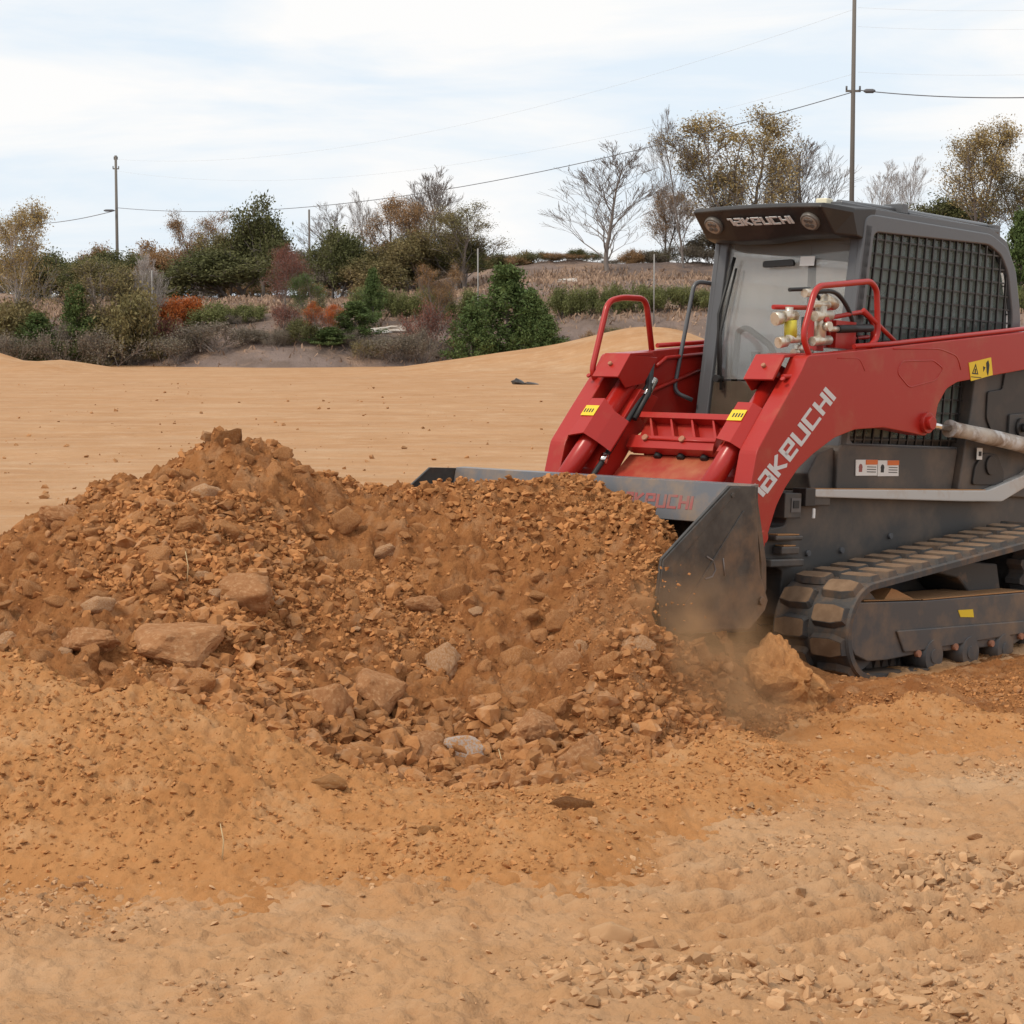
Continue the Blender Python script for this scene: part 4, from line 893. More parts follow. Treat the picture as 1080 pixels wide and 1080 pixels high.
# --- bucket
BW = .95
BK = MB()
inner_prof = [(1.075, .966), (1.065, .90), (1.030, .78), (0.985, .62), (0.975, .50), (1.025, .40), (1.145, .345), (1.365, .335), (1.845, .345)]
outer_prof = [(1.855, .335), (1.365, .318), (1.125, .325), (0.995, .385), (0.940, .50), (0.950, .62), (1.000, .79), (1.035, .90), (1.040, .966)]
BK.prism(inner_prof+outer_prof, -BW+.012, BW-.012)
for k in range(1, 1): pass
BKT = BK.build('bucket', M['bucket'], LD)
side = [(1.270, .972), (1.075, .972), (1.009, .573), (0.940, .45), (0.960, .405), (1.068, .325), (1.714, .338), (1.750, .478), (1.727, .655)]
for s in (1, -1):
    mb = MB(); mb.prism(side, s*BW, s*(BW-.014)); mb.prism([(1.265, .965), (1.195, .965), (1.655, .62), (1.665, .36), (1.715, .345), (1.747, .478), (1.723, .65)], s*(BW+.008), s*(BW-.001))
    mb.prism([(1.165, .86), (1.150, .86), (1.545, .44), (1.565, .44)], s*(BW+.004), s*(BW-.001))
    mb.cyl((1.255, s*BW, .93), (1.255, s*(BW+.012), .93), .012, 10)
    mb.cyl((.995, s*BW, .45), (.995, s*(BW+.012), .45), .02, 10); mb.build('side_plate', M['bucket'], BKT, .003)
mb = MB()
rc = [(1.415, .66), (1.365, .64), (1.345, .60), (1.365, .57), (1.415, .56)]
mb.tube([(x, BW+.001, z) for x, z in rc], .004, 5); mb.tube([(1.295, BW+.001, .65), (1.275, BW+.001, .57)], .004, 5); mb.build('scratch_mark', M['lip'], BKT)
mb = MB()
mb.prism([(1.087, .975), (1.127, .795), (1.117, .790), (1.070, .93), (1.030, .965), (1.030, .980)], -BW+.016, BW-.016); LP = mb.build('spill_guard', M['lip'], BKT, .002)
gn = Vector((.18, 0, .04)).normalized(); gv = Vector((-.04, 0, .18)).normalized()
lettering('lettering', 'TAKEUCHI', Vector((1.1125, .17, .850))+gn*.002, (0, .45, 0), gv*.055, gn, M['redletters'], BKT, .22)
mb = MB(); mb.prism([(1.765, .352), (1.925, .342), (1.925, .330), (1.765, .326)], -BW-.01, BW+.01); mb.build('cutting_edge', M['bucket'], BKT, .002)

# --- dirt in the bucket (a load of its own)
lx = np.arange(1.115, 1.99, .0105); ly = np.arange(-.935, .9355, .011)
LX, LY = np.meshgrid(lx, ly)
wx = MT.x+fwv.x*LX+lfv.x*LY; wy = MT.y+fwv.y*LX+lfv.y*LY
hz = heap_base(wx, wy)
side_d = smooth(.85, .94, np.abs(LY))
wz = np.minimum(hz+.03*smooth(1.8, 1.2, LX), .975)-side_d*.06*(LX < 1.75)+fbm(wx, wy, 7, 3, 9, ridge=True)*.08+fbm(wx, wy, 26, 4, 21, .6)*.05+fbm(wx, wy, 3, 2, 5)*.06
# limit near the mouth of the bucket on the near side so the side plate stays visible
edge_z = MT.z+.11+np.interp(LX, [1.10, 1.27, 1.725, 1.77], [.80, .84, .57, .48])
wz = np.where(LY > .45, wz*(1-smooth(.45, .93, LY))+np.minimum(wz, edge_z)*smooth(.45, .93, LY), wz)
wz = wz-.03*smooth(.0, .5, LY)*smooth(1.5, 1.15, LX)
drop = smooth(1.84, 1.99, LX)*.15; wz = wz-drop
ii = np.arange(LX.size).reshape(LX.shape); F = np.stack([ii[:-1, :-1].ravel(), ii[:-1, 1:].ravel(), ii[1:, 1:].ravel(), ii[1:, :-1].ravel()], 1)
o = newobj('dirt_load', nmesh('dirt_load', np.stack([wx.ravel(), wy.ravel(), wz.ravel()], 1), F, True), None, [M['pile']]); tag(o, 'load of orange clay piling up inside the loader bucket', 'dirt load')
def samp_load(n, r):
    k = r.integers(0, LX.size, n); k = k[(LX.ravel()[k] > 1.16)]
    return np.c_[wx.ravel()[k]+r.normal(0, .004, len(k)), wy.ravel()[k]+r.normal(0, .004, len(k))], wz.ravel()[k]
clod_field('load_crumbs', 4200, samp_load, .006, .028, 2.2, M['crumb'], 'crumbs of orange clay on the load in the bucket', 'clay crumbs', seed=15)

# --- tracks
cF, rF = (.085, .27), .245; cR, rR = (-1.72, .235), .21; cS, rS = (-1.80, .50), .25
def hull(pts):
    pts = sorted(set(pts))
    def half(P):
        h = []
        for p in P:
            while len(h) > 1 and (h[-1][0]-h[-2][0])*(p[1]-h[-2][1])-(h[-1][1]-h[-2][1])*(p[0]-h[-2][0]) <= 0: h.pop()
            h.append(p)
        return h
    a = half(pts); b = half(pts[::-1]); return a[:-1]+b[:-1]
def loop_path(extra, step=None, n=None):
    P = []
    for (c, r) in ((cF, rF), (cR, rR), (cS, rS)):
        for k in range(64): a = 2*pi*k/64; P.append((round(c[0]+(r+extra)*cos(a), 5), round(c[1]+(r+extra)*sin(a), 5)))
    H = hull(P); seg = []; 
    L_ = [hypot(H[(i+1) % len(H)][0]-H[i][0], H[(i+1) % len(H)][1]-H[i][1]) for i in range(len(H))]; tot = sum(L_)
    out = []; i = 0; acc = 0
    for k in range(n):
        t = tot*k/n
        while acc+L_[i] < t: acc += L_[i]; i = (i+1) % len(H)
        f_ = (t-acc)/L_[i]; a = H[i]; b = H[(i+1) % len(H)]; x = a[0]+(b[0]-a[0])*f_; z = a[1]+(b[1]-a[1])*f_
        tx, tz = (b[0]-a[0])/L_[i], (b[1]-a[1])/L_[i]; out.append((x, z, tx, tz))
    return out, tot
NT = 216
pout, tot = loop_path(0, n=NT)
for s in (1, -1):
    TR = empty('rubber_track'); TR.parent = LD
    mb = MB(); Yi, Yo = s*.545, s*.985
    ring = []
    for (x, z, tx, tz) in pout:
        nx_, nz_ = tz, -tx       # outward for ccw hull
        ring.append([(x-nx_*.035, Yi, z-nz_*.035), (x-nx_*.006, Yi, z-nz_*.006), (x, Yi+s*.012, z), (x, Yo-s*.012, z), (x-nx_*.006, Yo, z-nz_*.006), (x-nx_*.035, Yo, z-nz_*.035)])
    vs = [p for r_ in ring for p in r_]; fs = []
    for i in range(NT):
        j = (i+1) % NT
        for k in range(6): l = (k+1) % 6; fs.append((i*6+k, j*6+k, j*6+l, i*6+l))
    mb.add(vs, fs, 0, False); mb.build('track_band', M['rubber'], TR)
    nl = int(tot/.15); per = NT/nl
    lp, _ = loop_path(0, n=nl*2)
    mb = MB(); mt = MB()
    for q, (x, z, tx, tz) in enumerate(lp):
        nx_, nz_ = tz, -tx; o_ = Vector((x, 0, z)); T_ = Vector((tx, 0, tz)); N_ = Vector((nx_, 0, nz_))
        y0, y1 = ((.565, .755) if q % 2 else (.775, .97)); ym = (y0+y1)/2
        out2 = [(y0, -.038), (y0, .038), (ym-.03, .056), (y1-.015, .052), (y1, .04), (y1, -.04), (y1-.015, -.052), (ym-.03, -.056)]
        if q % 2 == 0: out2 = [(y0+y1-a, b) for a, b in out2]
        B0 = [o_+T_*b*1.12+N_*-.004+Vector((0, s*a, 0)) for a, b in out2]; B1 = [o_+T_*b*.86+N_*.027+Vector((0, s*(ym+(a-ym)*.93), 0)) for a, b in out2]
        k = 8; mb.add(B0+B1, [(i, (i+1) % k, (i+1) % k+k, i+k) for i in range(k)]+[tuple(range(k, 2*k))], 0)
        B2 = [o_+T_*b*.80+N_*.0285+Vector((0, s*(ym+(a-ym)*.88), 0)) for a, b in out2]
        mb.add(B2+[p-N_*.006 for p in B2], [tuple(range(k)), tuple(range(2*k-1, k-1, -1))]+[(i, (i+1) % k, (i+1) % k+k, i+k) for i in range(k)], 1)
    mb.build('tread_lugs', [M['rubber'], M['rubberdust']], TR)
    # drive lugs inside
    mb = MB(); dl, _ = loop_path(-.035, n=nl*2)
    for (x, z, tx, tz) in dl:
        o_ = Vector((x, 0, z)); T_ = Vector((tx, 0, tz)); N_ = Vector((tz, 0, -tx))
        q = [o_+T_*a-N_*b+Vector((0, s*y, 0)) for b, w in ((0, .03), (.045, .014)) for a, y in ((-w, .735), (w, .735), (w, .795), (-w, .795))]
        mb.add(q, [(0, 1, 2, 3), (4, 7, 6, 5), (0, 4, 5, 1), (1, 5, 6, 2), (2, 6, 7, 3), (3, 7, 4, 0)])
    mb.build('drive_lugs', M['rubber'], TR)
    # frame
    FR = empty('track_frame'); FR.parent = LD
    mb = MB()
    fpoly = [(.24, .29), (.22, .375), (.15, .412), (-.42, .402), (-1.5, .415), (-1.62, .36), (-1.62, .20), (-1.45, .165)]
    for k in (3, 2, 1, 0):
        c = -.52-.357*k+.0
        if k == 3: c = -1.50+.0; continue
        fpoly += [(c-.12, .135), (c-.10, .15), (c-.05, .19), (c+.05, .19), (c+.10, .15), (c+.12, .135)]
    fpoly += [(-.12, .118), (.06, .12), (.17, .156), (.225, .21)]
    mb.prism(fpoly, s*.62, s*.93); mb.prism(rpoly([(-.17, .262), (-1.6, .262), (-1.6, .20), (-.36, .15), (-.25, .15)], .01, 2), s*.93, s*.943); mb.build('side_frame', M['under'], FR, .01, 2)
    mb = MB(); mb.prism([(.10, .415), (-.42, .406), (-.42, .41), (.10, .421)], s*.63, s*.92); mb.prism([(-.43, .404), (-1.45, .417), (-1.45, .425), (-.43, .410)], s*.63, s*.925)
    mb.prism([(-.10, .41), (-.17, .47), (-.22, .46), (-.40, .405)], s*.70, s*.90)
    mb.build('frame_soil', M['underdust'], FR, .004)
    mb = MB(); mb.prism([(-.60, .40), (-.52, .54), (-.70, .60), (-.78, .545), (-.98, .485), (-1.10, .415), (-1.5, .415), (-1.5, .62), (-2.0, .62), (-2.0, .3), (-1.55, .3), (-1.5, .39)][0:0] or [(-.62, .55), (-1.0, .49), (-1.12, .41), (-1.45, .415), (-1.40, .56), (-.66, .60)], s*.50, s*.78)
    mb.box((-.35, s*.48, .28), (-.55, s*.66, .40)); mb.box((-1.25, s*.48, .28), (-1.45, s*.66, .40)); mb.build('cross_tube', M['darkdusty'], FR, .01)
    mb = MB()
    for x, z in ((-.373, .138), (-.728, .155), (-1.092, .155), (-1.4, .18)): MB().cyl((x, s*.93, z), (x, s*.955, z), .018, 8).build('bolt', M['grime'], FR)
    for k in range(4):
        x = -.52-.357*k; mb = MB()
        for y0, y1 in ((.60, .72), (.81, .95)): mb.tube([Vector((x, s*y0, .118)), Vector((x, s*y1, .118))], .083, 20)
        mb.tube([Vector((x, s*.60, .118)), Vector((x, s*.955, .118))], .035, 12); mb.build('track_roller', M['under'], FR)
    for c, r_ in ((cF, rF-.04), (cR, rR-.04)):
        mb = MB()
        for y0, y1 in ((.66, .73), (.80, .88)): mb.tube([Vector((c[0], s*y0, c[1])), Vector((c[0], s*y1, c[1]))], r_, 36)
        mb.build('idler_wheel', M['under'], FR)
    mb = MB(); P = []
    for k in range(48): a = 2*pi*k/48; r_ = rS-.045 if (k//2) % 2 else rS-.085; P.append((cS[0]+r_*cos(a), cS[1]+r_*sin(a)))
    mb.prism(P, s*.72, s*.81); mb.tube([Vector((cS[0], s*.50, cS[1])), Vector((cS[0], s*.88, cS[1]))], .12, 24); mb.build('drive_sprocket', M['under'], FR)
    if s == 1:
        plate('yellow_decal', [(-.759, .93, .343), (-.906, .93, .342), (-.92, .93, .300), (-.786, .93, .306)], (0, 1, 0), M['yellow'], FR, .003)

# ------------------------------------------------------------------ dust
dm = bpy.data.materials.new('dust_haze'); dm.use_nodes = True; N = dm.node_tree.nodes; L = dm.node_tree.links; N.clear()
ou = N.new('ShaderNodeOutputMaterial'); pv = N.new('ShaderNodeVolumePrincipled'); pv.inputs['Color'].default_value = (1.0, .56, .28, 1); pv.inputs['Anisotropy'].default_value = .0
t = N.new('ShaderNodeTexCoord'); n1 = N.new('ShaderNodeTexNoise'); n1.inputs['Scale'].default_value = 3.2; n1.inputs['Detail'].default_value = 4; n1.inputs['Distortion'].default_value = .5
gr = N.new('ShaderNodeTexGradient'); gr.gradient_type = 'SPHERICAL'; L.new(t.outputs['Object'], gr.inputs[0]); L.new(t.outputs['Object'], n1.inputs['Vector'])
mr = N.new('ShaderNodeMapRange'); mr.inputs['From Min'].default_value = .38; mr.inputs['From Max'].default_value = .68; L.new(n1.outputs['Fac'], mr.inputs[0])
m1 = N.new('ShaderNodeMath'); m1.operation = 'MULTIPLY'; L.new(gr.outputs['Fac'], m1.inputs[0]); L.new(mr.outputs[0], m1.inputs[1])
m2 = N.new('ShaderNodeMath'); m2.operation = 'MULTIPLY'; L.new(m1.outputs[0], m2.inputs[0]); m2.inputs[1].default_value = 5; L.new(m2.outputs[0], pv.inputs['Density']); L.new(pv.outputs[0], ou.inputs[1])
for px, py, d, sx, sy, sz, lab in [(708, 700, 8.75, .58, .42, .48, 'puff of orange dust rising from the ground under the near bucket corner'), (765, 755, 8.6, .42, .3, .24, 'low drift of dust between the heap and the big clay ball')]:
    V, F = ico(3); o = newobj('dust_cloud', nmesh('dust_cloud', V, F, True), None, [dm]); o.location = at(px, py, d); o.scale = (sx, sy, sz); tag(o, lab, 'dust', kind='stuff')
# crumbs tumbling off the bucket side
def samp_fall(n, r):
    P = np.array([at(r.normal(684, 16), r.uniform(590, 740), r.uniform(8.6, 8.9))[:] for _ in range(n)]); return P[:, :2], P[:, 2]
clod_field('falling_crumbs', 260, samp_fall, .003, .012, 2.0, M['crumb'], 'loose crumbs tumbling down beside the near bucket edge', 'falling crumbs', seed=18)

# ------------------------------------------------------------------ trees
def branch(mb, p, d, L_, r, depth, rnd, tips, spread=.55, kids=(2, 3), grav=.0, seg=3, minr=.009, mid=None):
    n = 3; pts = [p]; rs = [r]; q = p.copy(); dd = d.copy()
    for i in range(n):
        dd = (dd+Vector((rnd.gauss(0, .10), rnd.gauss(0, .10), rnd.gauss(0, .06)+grav))).normalized(); q = q+dd*(L_/n); pts.append(q.copy()); rs.append(max(minr, r*(1-.38*(i+1)/n)))
    mb.tube(pts, rs, 5 if depth > 2 else seg, caps=False)
    if mid is not None and depth <= 2: mid.append((pts[1], depth)); mid.append((pts[2], depth))
    if depth == 0: tips.append((q, dd)); return
    for k in range(rnd.randint(*kids)+(1 if depth > 3 else 0)):
        a = rnd.uniform(0, 2*pi); s_ = rnd.uniform(.5, 1.2)*spread
        u = dd.orthogonal().normalized(); w = dd.cross(u); nd = (dd*cos(s_)+(u*cos(a)+w*sin(a))*sin(s_)).normalized()
        st = pts[-1] if k == 0 else pts[rnd.randint(2, 3)]
        branch(mb, st, nd, L_*rnd.uniform(.62, .86), rs[-1]*rnd.uniform(.65, .85), depth-1, rnd, tips, spread, kids, grav, seg, minr, mid)
def leaves(points, size, n_per, spread, rnd, flat=.0):
    V = []; F = []; b = 0
    P = np.array([p[:] for p in points]); r = np.random.default_rng(rnd.randint(0, 9999))
    P = np.repeat(P, n_per, 0)+r.normal(0, spread, (len(P)*n_per, 3))
    n = len(P); a = r.normal(size=(n, 3)); a /= np.linalg.norm(a, axis=1)[:, None]; c = np.cross(a, r.normal(size=(n, 3))); c /= np.linalg.norm(c, axis=1)[:, None]
    s = size*r.uniform(.5, 1.3, (n, 1)); V = np.stack([P-a*s, P+c*s*.45, P+a*s, P-c*s*.45], 1).reshape(-1, 3); F = np.arange(n*4).reshape(-1, 4)
    return V, F
def leader_tree(mb, rnd, tips, mid, H_=6.0, low=.12, n=15, wide=.42, depth=3, lean=.1, minr=.011):
    d = Vector((rnd.gauss(0, lean), rnd.gauss(0, lean), 1)).normalized(); p = Vector((rnd.gauss(0, .12), rnd.gauss(0, .12), 0)); pts = [p.copy()]
    for i in range(12):
        d = (d+Vector((rnd.gauss(0, .07), rnd.gauss(0, .07), .05))).normalized(); p = p+d*(H_/12); pts.append(p.copy())
    rs = [.075*(1-(i/12.5))**.9+.008 for i in range(13)]; mb.tube(pts, rs, 5, caps=False)
    for k in range(n):
        t = low+(1-low)*(k+rnd.random())/n*.97; i = min(11, int(t*12)); q = pts[i].lerp(pts[i+1], t*12-i)
        a = rnd.uniform(0, 2*pi); up_ = rnd.uniform(.9, 1.7); nd = Vector((cos(a), sin(a), up_)).normalized()
        L_ = H_*wide*rnd.uniform(.6, 1.05)*(1-t*.72)*(.65+.35*min(1, t/.3))*.5
        branch(mb, q, nd, L_, rs[i]*.42, depth, rnd, tips, .42, (2, 3), .06, 3, minr, mid)
    tips.append((pts[-1], d))
PR = {}
def normalise(mb_v, extra=None):
    pass
def make_tree(kind, seed):
    """returns (trunk mesh, crown mesh or None) scaled so the plant is 1 high and about 1 wide when scaled"""
    rnd = random.Random(seed); mb = MB(); tips = []; mid = []
    lv = None
    if kind == 'bare':
        for k in range(rnd.choice((1, 2, 2))): leader_tree(mb, rnd, tips, mid, 6.0*rnd.uniform(.8, 1), .08, 26, .60, 4, .14, .0062)
    elif kind == 'leafy':
        for k in range(2): leader_tree(mb, rnd, tips, mid, 6.0*rnd.uniform(.75, 1), .12, 19, .58, 3, .14, .012)
        pts = [p for p, d in tips]+[p for p, d in mid if rnd.random() < .3]; rnd.shuffle(pts); lv = leaves(pts[:1500], .045, 15, .19, rnd)
    elif kind == 'dense':
        for k in range(3): branch(mb, Vector((rnd.gauss(0, .25), rnd.gauss(0, .25), 0)), Vector((rnd.gauss(0, .3), rnd.gauss(0, .3), 1)).normalized(), 1.1, .09, 5, rnd, tips, .6, (2, 3), .03, 3, .012, mid)
        pts = [p for p, d in tips]+[p for p, d in mid]; rnd.shuffle(pts); lv = leaves(pts[:1800], .075, 11, .20, rnd)
    elif kind == 'pine':
        H_ = 4.0; mb.tube([(0, 0, 0), (.02, 0, H_*.5), (0, .03, H_)], [.07, .05, .012], 6)
        pts = []
        for lvl in range(15):
            z = .25+lvl*.25; R_ = 1.5*(1-(z/H_)**1.7)*rnd.uniform(.55, 1.15)+.10
            for k in range(6):
                a = rnd.uniform(0, 2*pi); e = Vector((cos(a)*R_, sin(a)*R_, z+R_*.45)); mb.tube([(0, 0, z), tuple(e)], [.018, .007], 3, caps=False)
                for q in range(7): f_ = .3+.7*q/6; pts.append(Vector((e.x*f_, e.y*f_, z+(e.z-z)*f_)))
        lv = leaves(pts, .085, 16, .12, rnd)
    elif kind == 'shrub':
        for k in range(9): branch(mb, Vector((rnd.gauss(0, .15), rnd.gauss(0, .15), 0)), Vector((rnd.gauss(0, .55), rnd.gauss(0, .55), .8)).normalized(), .6, .03, 3, rnd, tips, .55, (2, 3), .03, 3, .009, mid)
        pts = [p for p, d in tips]+[p for p, d in mid]; lv = leaves(pts, .06, 14, .16, rnd)
    elif kind == 'brush':
        for k in range(14): branch(mb, Vector((rnd.gauss(0, .25), rnd.gauss(0, .25), 0)), Vector((rnd.gauss(0, .45), rnd.gauss(0, .45), .9)).normalized(), .6, .025, 3, rnd, tips, .45, (2, 3), .03, 3, .010, mid)
        pts = [p for p, d in tips]+[p for p, d in mid if rnd.random() < .5]; lv = leaves(pts, .045, 8, .14, rnd)
    V = np.array(mb.v); allv = V if lv is None else np.r_[V, lv[0]]
    h = np.percentile(allv[:, 2], 99.8); w = np.percentile(abs(allv[:, 0]-np.median(allv[:, 0])), 97)*2
    mb.v = [(a/w, b/w, c/h) for a, b, c in mb.v]
    if lv is not None: lv = (lv[0]/np.array([w, w, h]), lv[1])
    me = bpy.data.meshes.new('trunk'); me.from_pydata(mb.v, [], mb.f); me.polygons.foreach_set('use_smooth', [True]*len(mb.f))
    return me, (nmesh('crown', *lv) if lv is not None else None)
for kd, cnt_ in (('bare', 3), ('leafy', 3), ('dense', 3), ('pine', 3), ('shrub', 3), ('brush', 3)):
    for i in range(cnt_): PR[(kd, i)] = make_tree(kd, 100+i*7+len(kd))
_tm = {}
def tmesh(me, m, nm):
    k = (me.name, m.name)
    if k not in _tm: c = me.copy(); c.name = nm; c.materials.clear(); c.materials.append(m); _tm[k] = c
    return _tm[k]
trr = random.Random(3)
def tree(px, top, wpx, d, kind, leaf, label, group=None, var=None, bark='bark', name=None, cat='tree', base=None):
    """px: centre column, top: row of the top, wpx: crown width in photo pixels, d: distance"""
    P = at(px, top, d); zb = bz(P.x, P.y)-.1 if d > 103 else 0
    if base is not None: zb = min(zb, at(px, base, d).z)
    h = P.z-zb; w = wpx/FPX*d; i = trr.randrange(3) if var is None else var
    tm, cm_ = PR[(kind, i)]
    o = empty(name or {'bare': 'bare_tree', 'leafy': 'autumn_tree', 'dense': 'evergreen_tree', 'pine': 'pine_tree', 'shrub': 'shrub', 'brush': 'brush_thicket'}[kind], (P.x, P.y, zb), trr.uniform(0, 6.28))
    tag(o, label, cat, group)
    a = bpy.data.objects.new('trunk', tmesh(tm, M[bark], 'trunk')); C.objects.link(a); a.parent = o; a.scale = (w, w, h)
    if cm_ is not None:
        b = bpy.data.objects.new('crown', tmesh(cm_, M[leaf], 'crown')); C.objects.link(b); b.parent = o; b.scale = (w, w, h)
    return o
T = tree
# along the skyline, left to right
T(8, 212, 75, 112, 'leafy', 'lf_yellow', 'thin tree with sparse yellow leaves at the left edge of the picture', var=1, bark='barkpale')
T(45, 262, 90, 138, 'dense', 'lf_green', 'dark green bushy tree behind the yellow tree at the left edge', var=0)
T(97, 258, 38, 170, 'dense', 'lf_rust', 'small round orange tree just left of the tall utility pole', var=1)
T(100, 272, 80, 128, 'dense', 'lf_green', 'dark evergreen mass at the foot of the left utility pole', var=1)
T(120, 272, 100, 110, 'leafy', 'lf_olive', 'large loose olive tree in front of the left utility pole', var=1)
T(135, 300, 90, 109, 'shrub', 'lf_olive', 'broad olive shrub under the large loose olive tree', var=0, cat='shrub')
T(150, 256, 60, 160, 'dense', 'lf_rust', 'low orange-brown tree right of the left utility pole', var=2)
T(182, 262, 60, 150, 'dense', 'lf_rust', 'second rust coloured tree between the left pole and the dark green tree', var=0)
T(160, 262, 36, 111, 'bare', None, 'slender whitish bare sapling right of the loose olive tree', var=2, bark='barkpale')
T(212, 222, 52, 145, 'leafy', 'lf_rust', 'brownish tree with thin top left of the dark green tree', var=2)
T(238, 245, 62, 142, 'dense', 'lf_olive', 'round brown-green tree touching the dark green tree', var=1)
T(280, 208, 66, 140, 'dense', 'lf_green', 'tallest dark green tree on the left skyline', var=2)
T(250, 262, 120, 138, 'dense', 'lf_green', 'low dark green growth below the skyline trees on the left', var=1, cat='bush')
T(300, 258, 34, 112, 'leafy', 'lf_red', 'narrow red-brown sapling on the bank', var=0)
T(345, 215, 60, 160, 'bare', None, 'small bare tree beside the short distant pole', var=0)
T(352, 240, 72, 138, 'dense', 'lf_green', 'dark spreading tree right of the short distant pole', var=0)
T(378, 200, 46, 165, 'bare', None, 'faint bare tree left of the orange-brown tree', var=1)
T(398, 262, 70, 137, 'dense', 'lf_olive', 'low olive bush between the dark spreading tree and the orange-brown tree', var=2, cat='bush')
T(420, 205, 72, 139, 'leafy', 'lf_rust', 'orange-brown tree in the middle of the left skyline', var=1)
T(440, 176, 78, 150, 'bare', None, 'tall bare crown rising behind the orange-brown tree', var=2)
T(440, 245, 80, 138, 'dense', 'lf_olive', 'dark lower growth under the orange-brown tree', var=0, cat='bush')
T(488, 214, 80, 137, 'leafy', 'lf_olive', 'airy greenish tree right of the orange-brown tree', var=2)
T(490, 245, 75, 139, 'dense', 'lf_green', 'dark lower growth under the airy greenish tree', var=1, cat='bush')
for i, (px, tp, wp, lf) in enumerate([(527, 266, 30, 'lf_green'), (552, 264, 34, 'lf_olive'), (580, 266, 26, 'lf_rust'), (608, 262, 26, 'lf_green'), (668, 262, 26, 'lf_rust'), (690, 264, 30, 'lf_brush'), (505, 264, 30, 'lf_olive')]):
    T(px, tp, wp, 148, 'shrub', lf, ['dark green shrub first right of the airy greenish tree', 'olive shrub on the skyline above the young pines', 'rusty shrub on the skyline left of the big bare tree', 'small green shrub at the left foot of the big bare tree', 'rusty shrub at the right foot of the big bare tree', 'grey-brown brush between the big and the slender bare trees', 'olive shrub at the foot of the airy greenish tree'][i], var=i % 3, cat='shrub')
T(635, 152, 104, 142, 'bare', None, 'big spreading bare tree alone on the skyline left of the loader cab', var=0)
T(724, 116, 66, 145, 'bare', None, 'slender tall bare tree left of the loader cab', var=1)
T(703, 195, 40, 150, 'leafy', 'lf_rust', 'small thin brown tree beside the slender bare tree', var=0)
T(790, 112, 92, 146, 'leafy', 'lf_yellow', 'tall olive-yellow tree rising directly behind the visor', var=0)
T(765, 175, 55, 147, 'leafy', 'lf_olive', 'lower olive foliage left of the tall olive-yellow tree', var=2)
T(858, 140, 82, 150, 'bare', None, 'bare tree between the olive-yellow tree and the right utility pole', var=2)
T(925, 170, 55, 160, 'bare', None, 'pale bare tree just right of the tall utility pole', var=0, bark='barkpale')
T(965, 166, 50, 162, 'bare', None, 'pale bare tree next to the yellow tree on the right', var=1, bark='barkpale')
T(1025, 128, 92, 145, 'leafy', 'lf_yellow', 'yellow-brown tree above the rear of the cab', var=1)
T(1082, 150, 62, 144, 'leafy', 'lf_olive', 'olive-yellow tree cut by the right edge of the picture', var=2)
T(1078, 222, 46, 118, 'pine', 'lf_pine', 'green pine behind the rear of the loader at the right edge', var=0)
T(1000, 205, 90, 150, 'dense', 'lf_green', 'dark bushes behind the roof of the cab', var=1, cat='bush')
T(770, 235, 70, 150, 'dense', 'lf_brush', 'brown brush behind the left end of the visor', var=0, cat='bush')
for i in range(22):
    px = -20+i*26+trr.uniform(-8, 8)
    T(px, trr.uniform(262, 284), trr.uniform(55, 80), trr.uniform(150, 165), 'dense', trr.choice(['lf_green', 'lf_olive', 'lf_brush', 'lf_rust', 'lf_green']), 'low bushy tree in the far belt of growth on the skyline', 'far belt of low trees')
# on the bank
T(535, 280, 70, 110, 'pine', 'lf_pine', 'largest young pine in the clump on the bank', var=1)
T(497, 322, 50, 108, 'pine', 'lf_pine', 'young pine on the left of the clump on the bank', var=2)
T(577, 332, 38, 107.5, 'pine', 'lf_pine', 'small bright green pine on the right of the clump', var=0)
T(560, 308, 44, 109, 'pine', 'lf_pine', 'young pine in the clump between the largest and the small bright one', var=2)
T(393, 283, 24, 113, 'pine', 'lf_pine', 'slim young pine standing alone on the middle of the bank', var=0)
T(375, 318, 46, 110, 'pine', 'lf_pine', 'bushy pine below the slim young pine', var=1)
T(348, 345, 42, 108, 'pine', 'lf_pine', 'low pine at the foot of the bank right of the yellow-leaved sapling', var=0)
T(328, 288, 40, 110, 'leafy', 'lf_pine', 'green sapling right of the red-brown one', var=1)
T(336, 318, 26, 108.5, 'leafy', 'lf_orange', 'yellow-orange leaved sapling at the foot of the bank', var=0)
T(318, 335, 36, 108, 'shrub', 'lf_green', 'dark shrub under the yellow-orange sapling', var=1, cat='shrub')
T(462, 278, 40, 113, 'leafy', 'lf_rust', 'rust-brown sapling left of the young pines', var=2)
T(450, 318, 62, 110, 'brush', 'lf_red', 'reddish brush under the rust-brown sapling', var=0, cat='shrub')
T(192, 312, 44, 112, 'shrub', 'lf_orange', 'bright orange shrub on the left of the bank', var=2, cat='shrub')
T(178, 335, 36, 110, 'shrub', 'lf_red', 'red-brown shrub below the bright orange one', var=0, cat='shrub')
T(225, 318, 56, 112, 'shrub', 'lf_hedge', 'green shrub right of the bright orange one', var=1, cat='shrub')
T(262, 320, 44, 112, 'shrub', 'lf_hedge', 'smaller green shrub left of the red-brown sapling', var=0, cat='shrub')
T(225, 338, 96, 108, 'brush', 'lf_brush', 'grey-brown thicket at the foot of the bank on the left', var=1, cat='thicket')
T(190, 352, 60, 107.5, 'brush', 'lf_brush', 'low grey-brown brush left of the thicket', var=2, cat='thicket')
T(262, 345, 50, 108, 'brush', 'lf_brush', 'brown brush right of the thicket', var=0, cat='thicket')
T(300, 320, 40, 110, 'brush', 'lf_red', 'dark red brush under the red-brown sapling', var=1, cat='thicket')
T(38, 330, 46, 109, 'pine', 'lf_pine', 'small pine at the foot of the bank near the left edge', var=2)
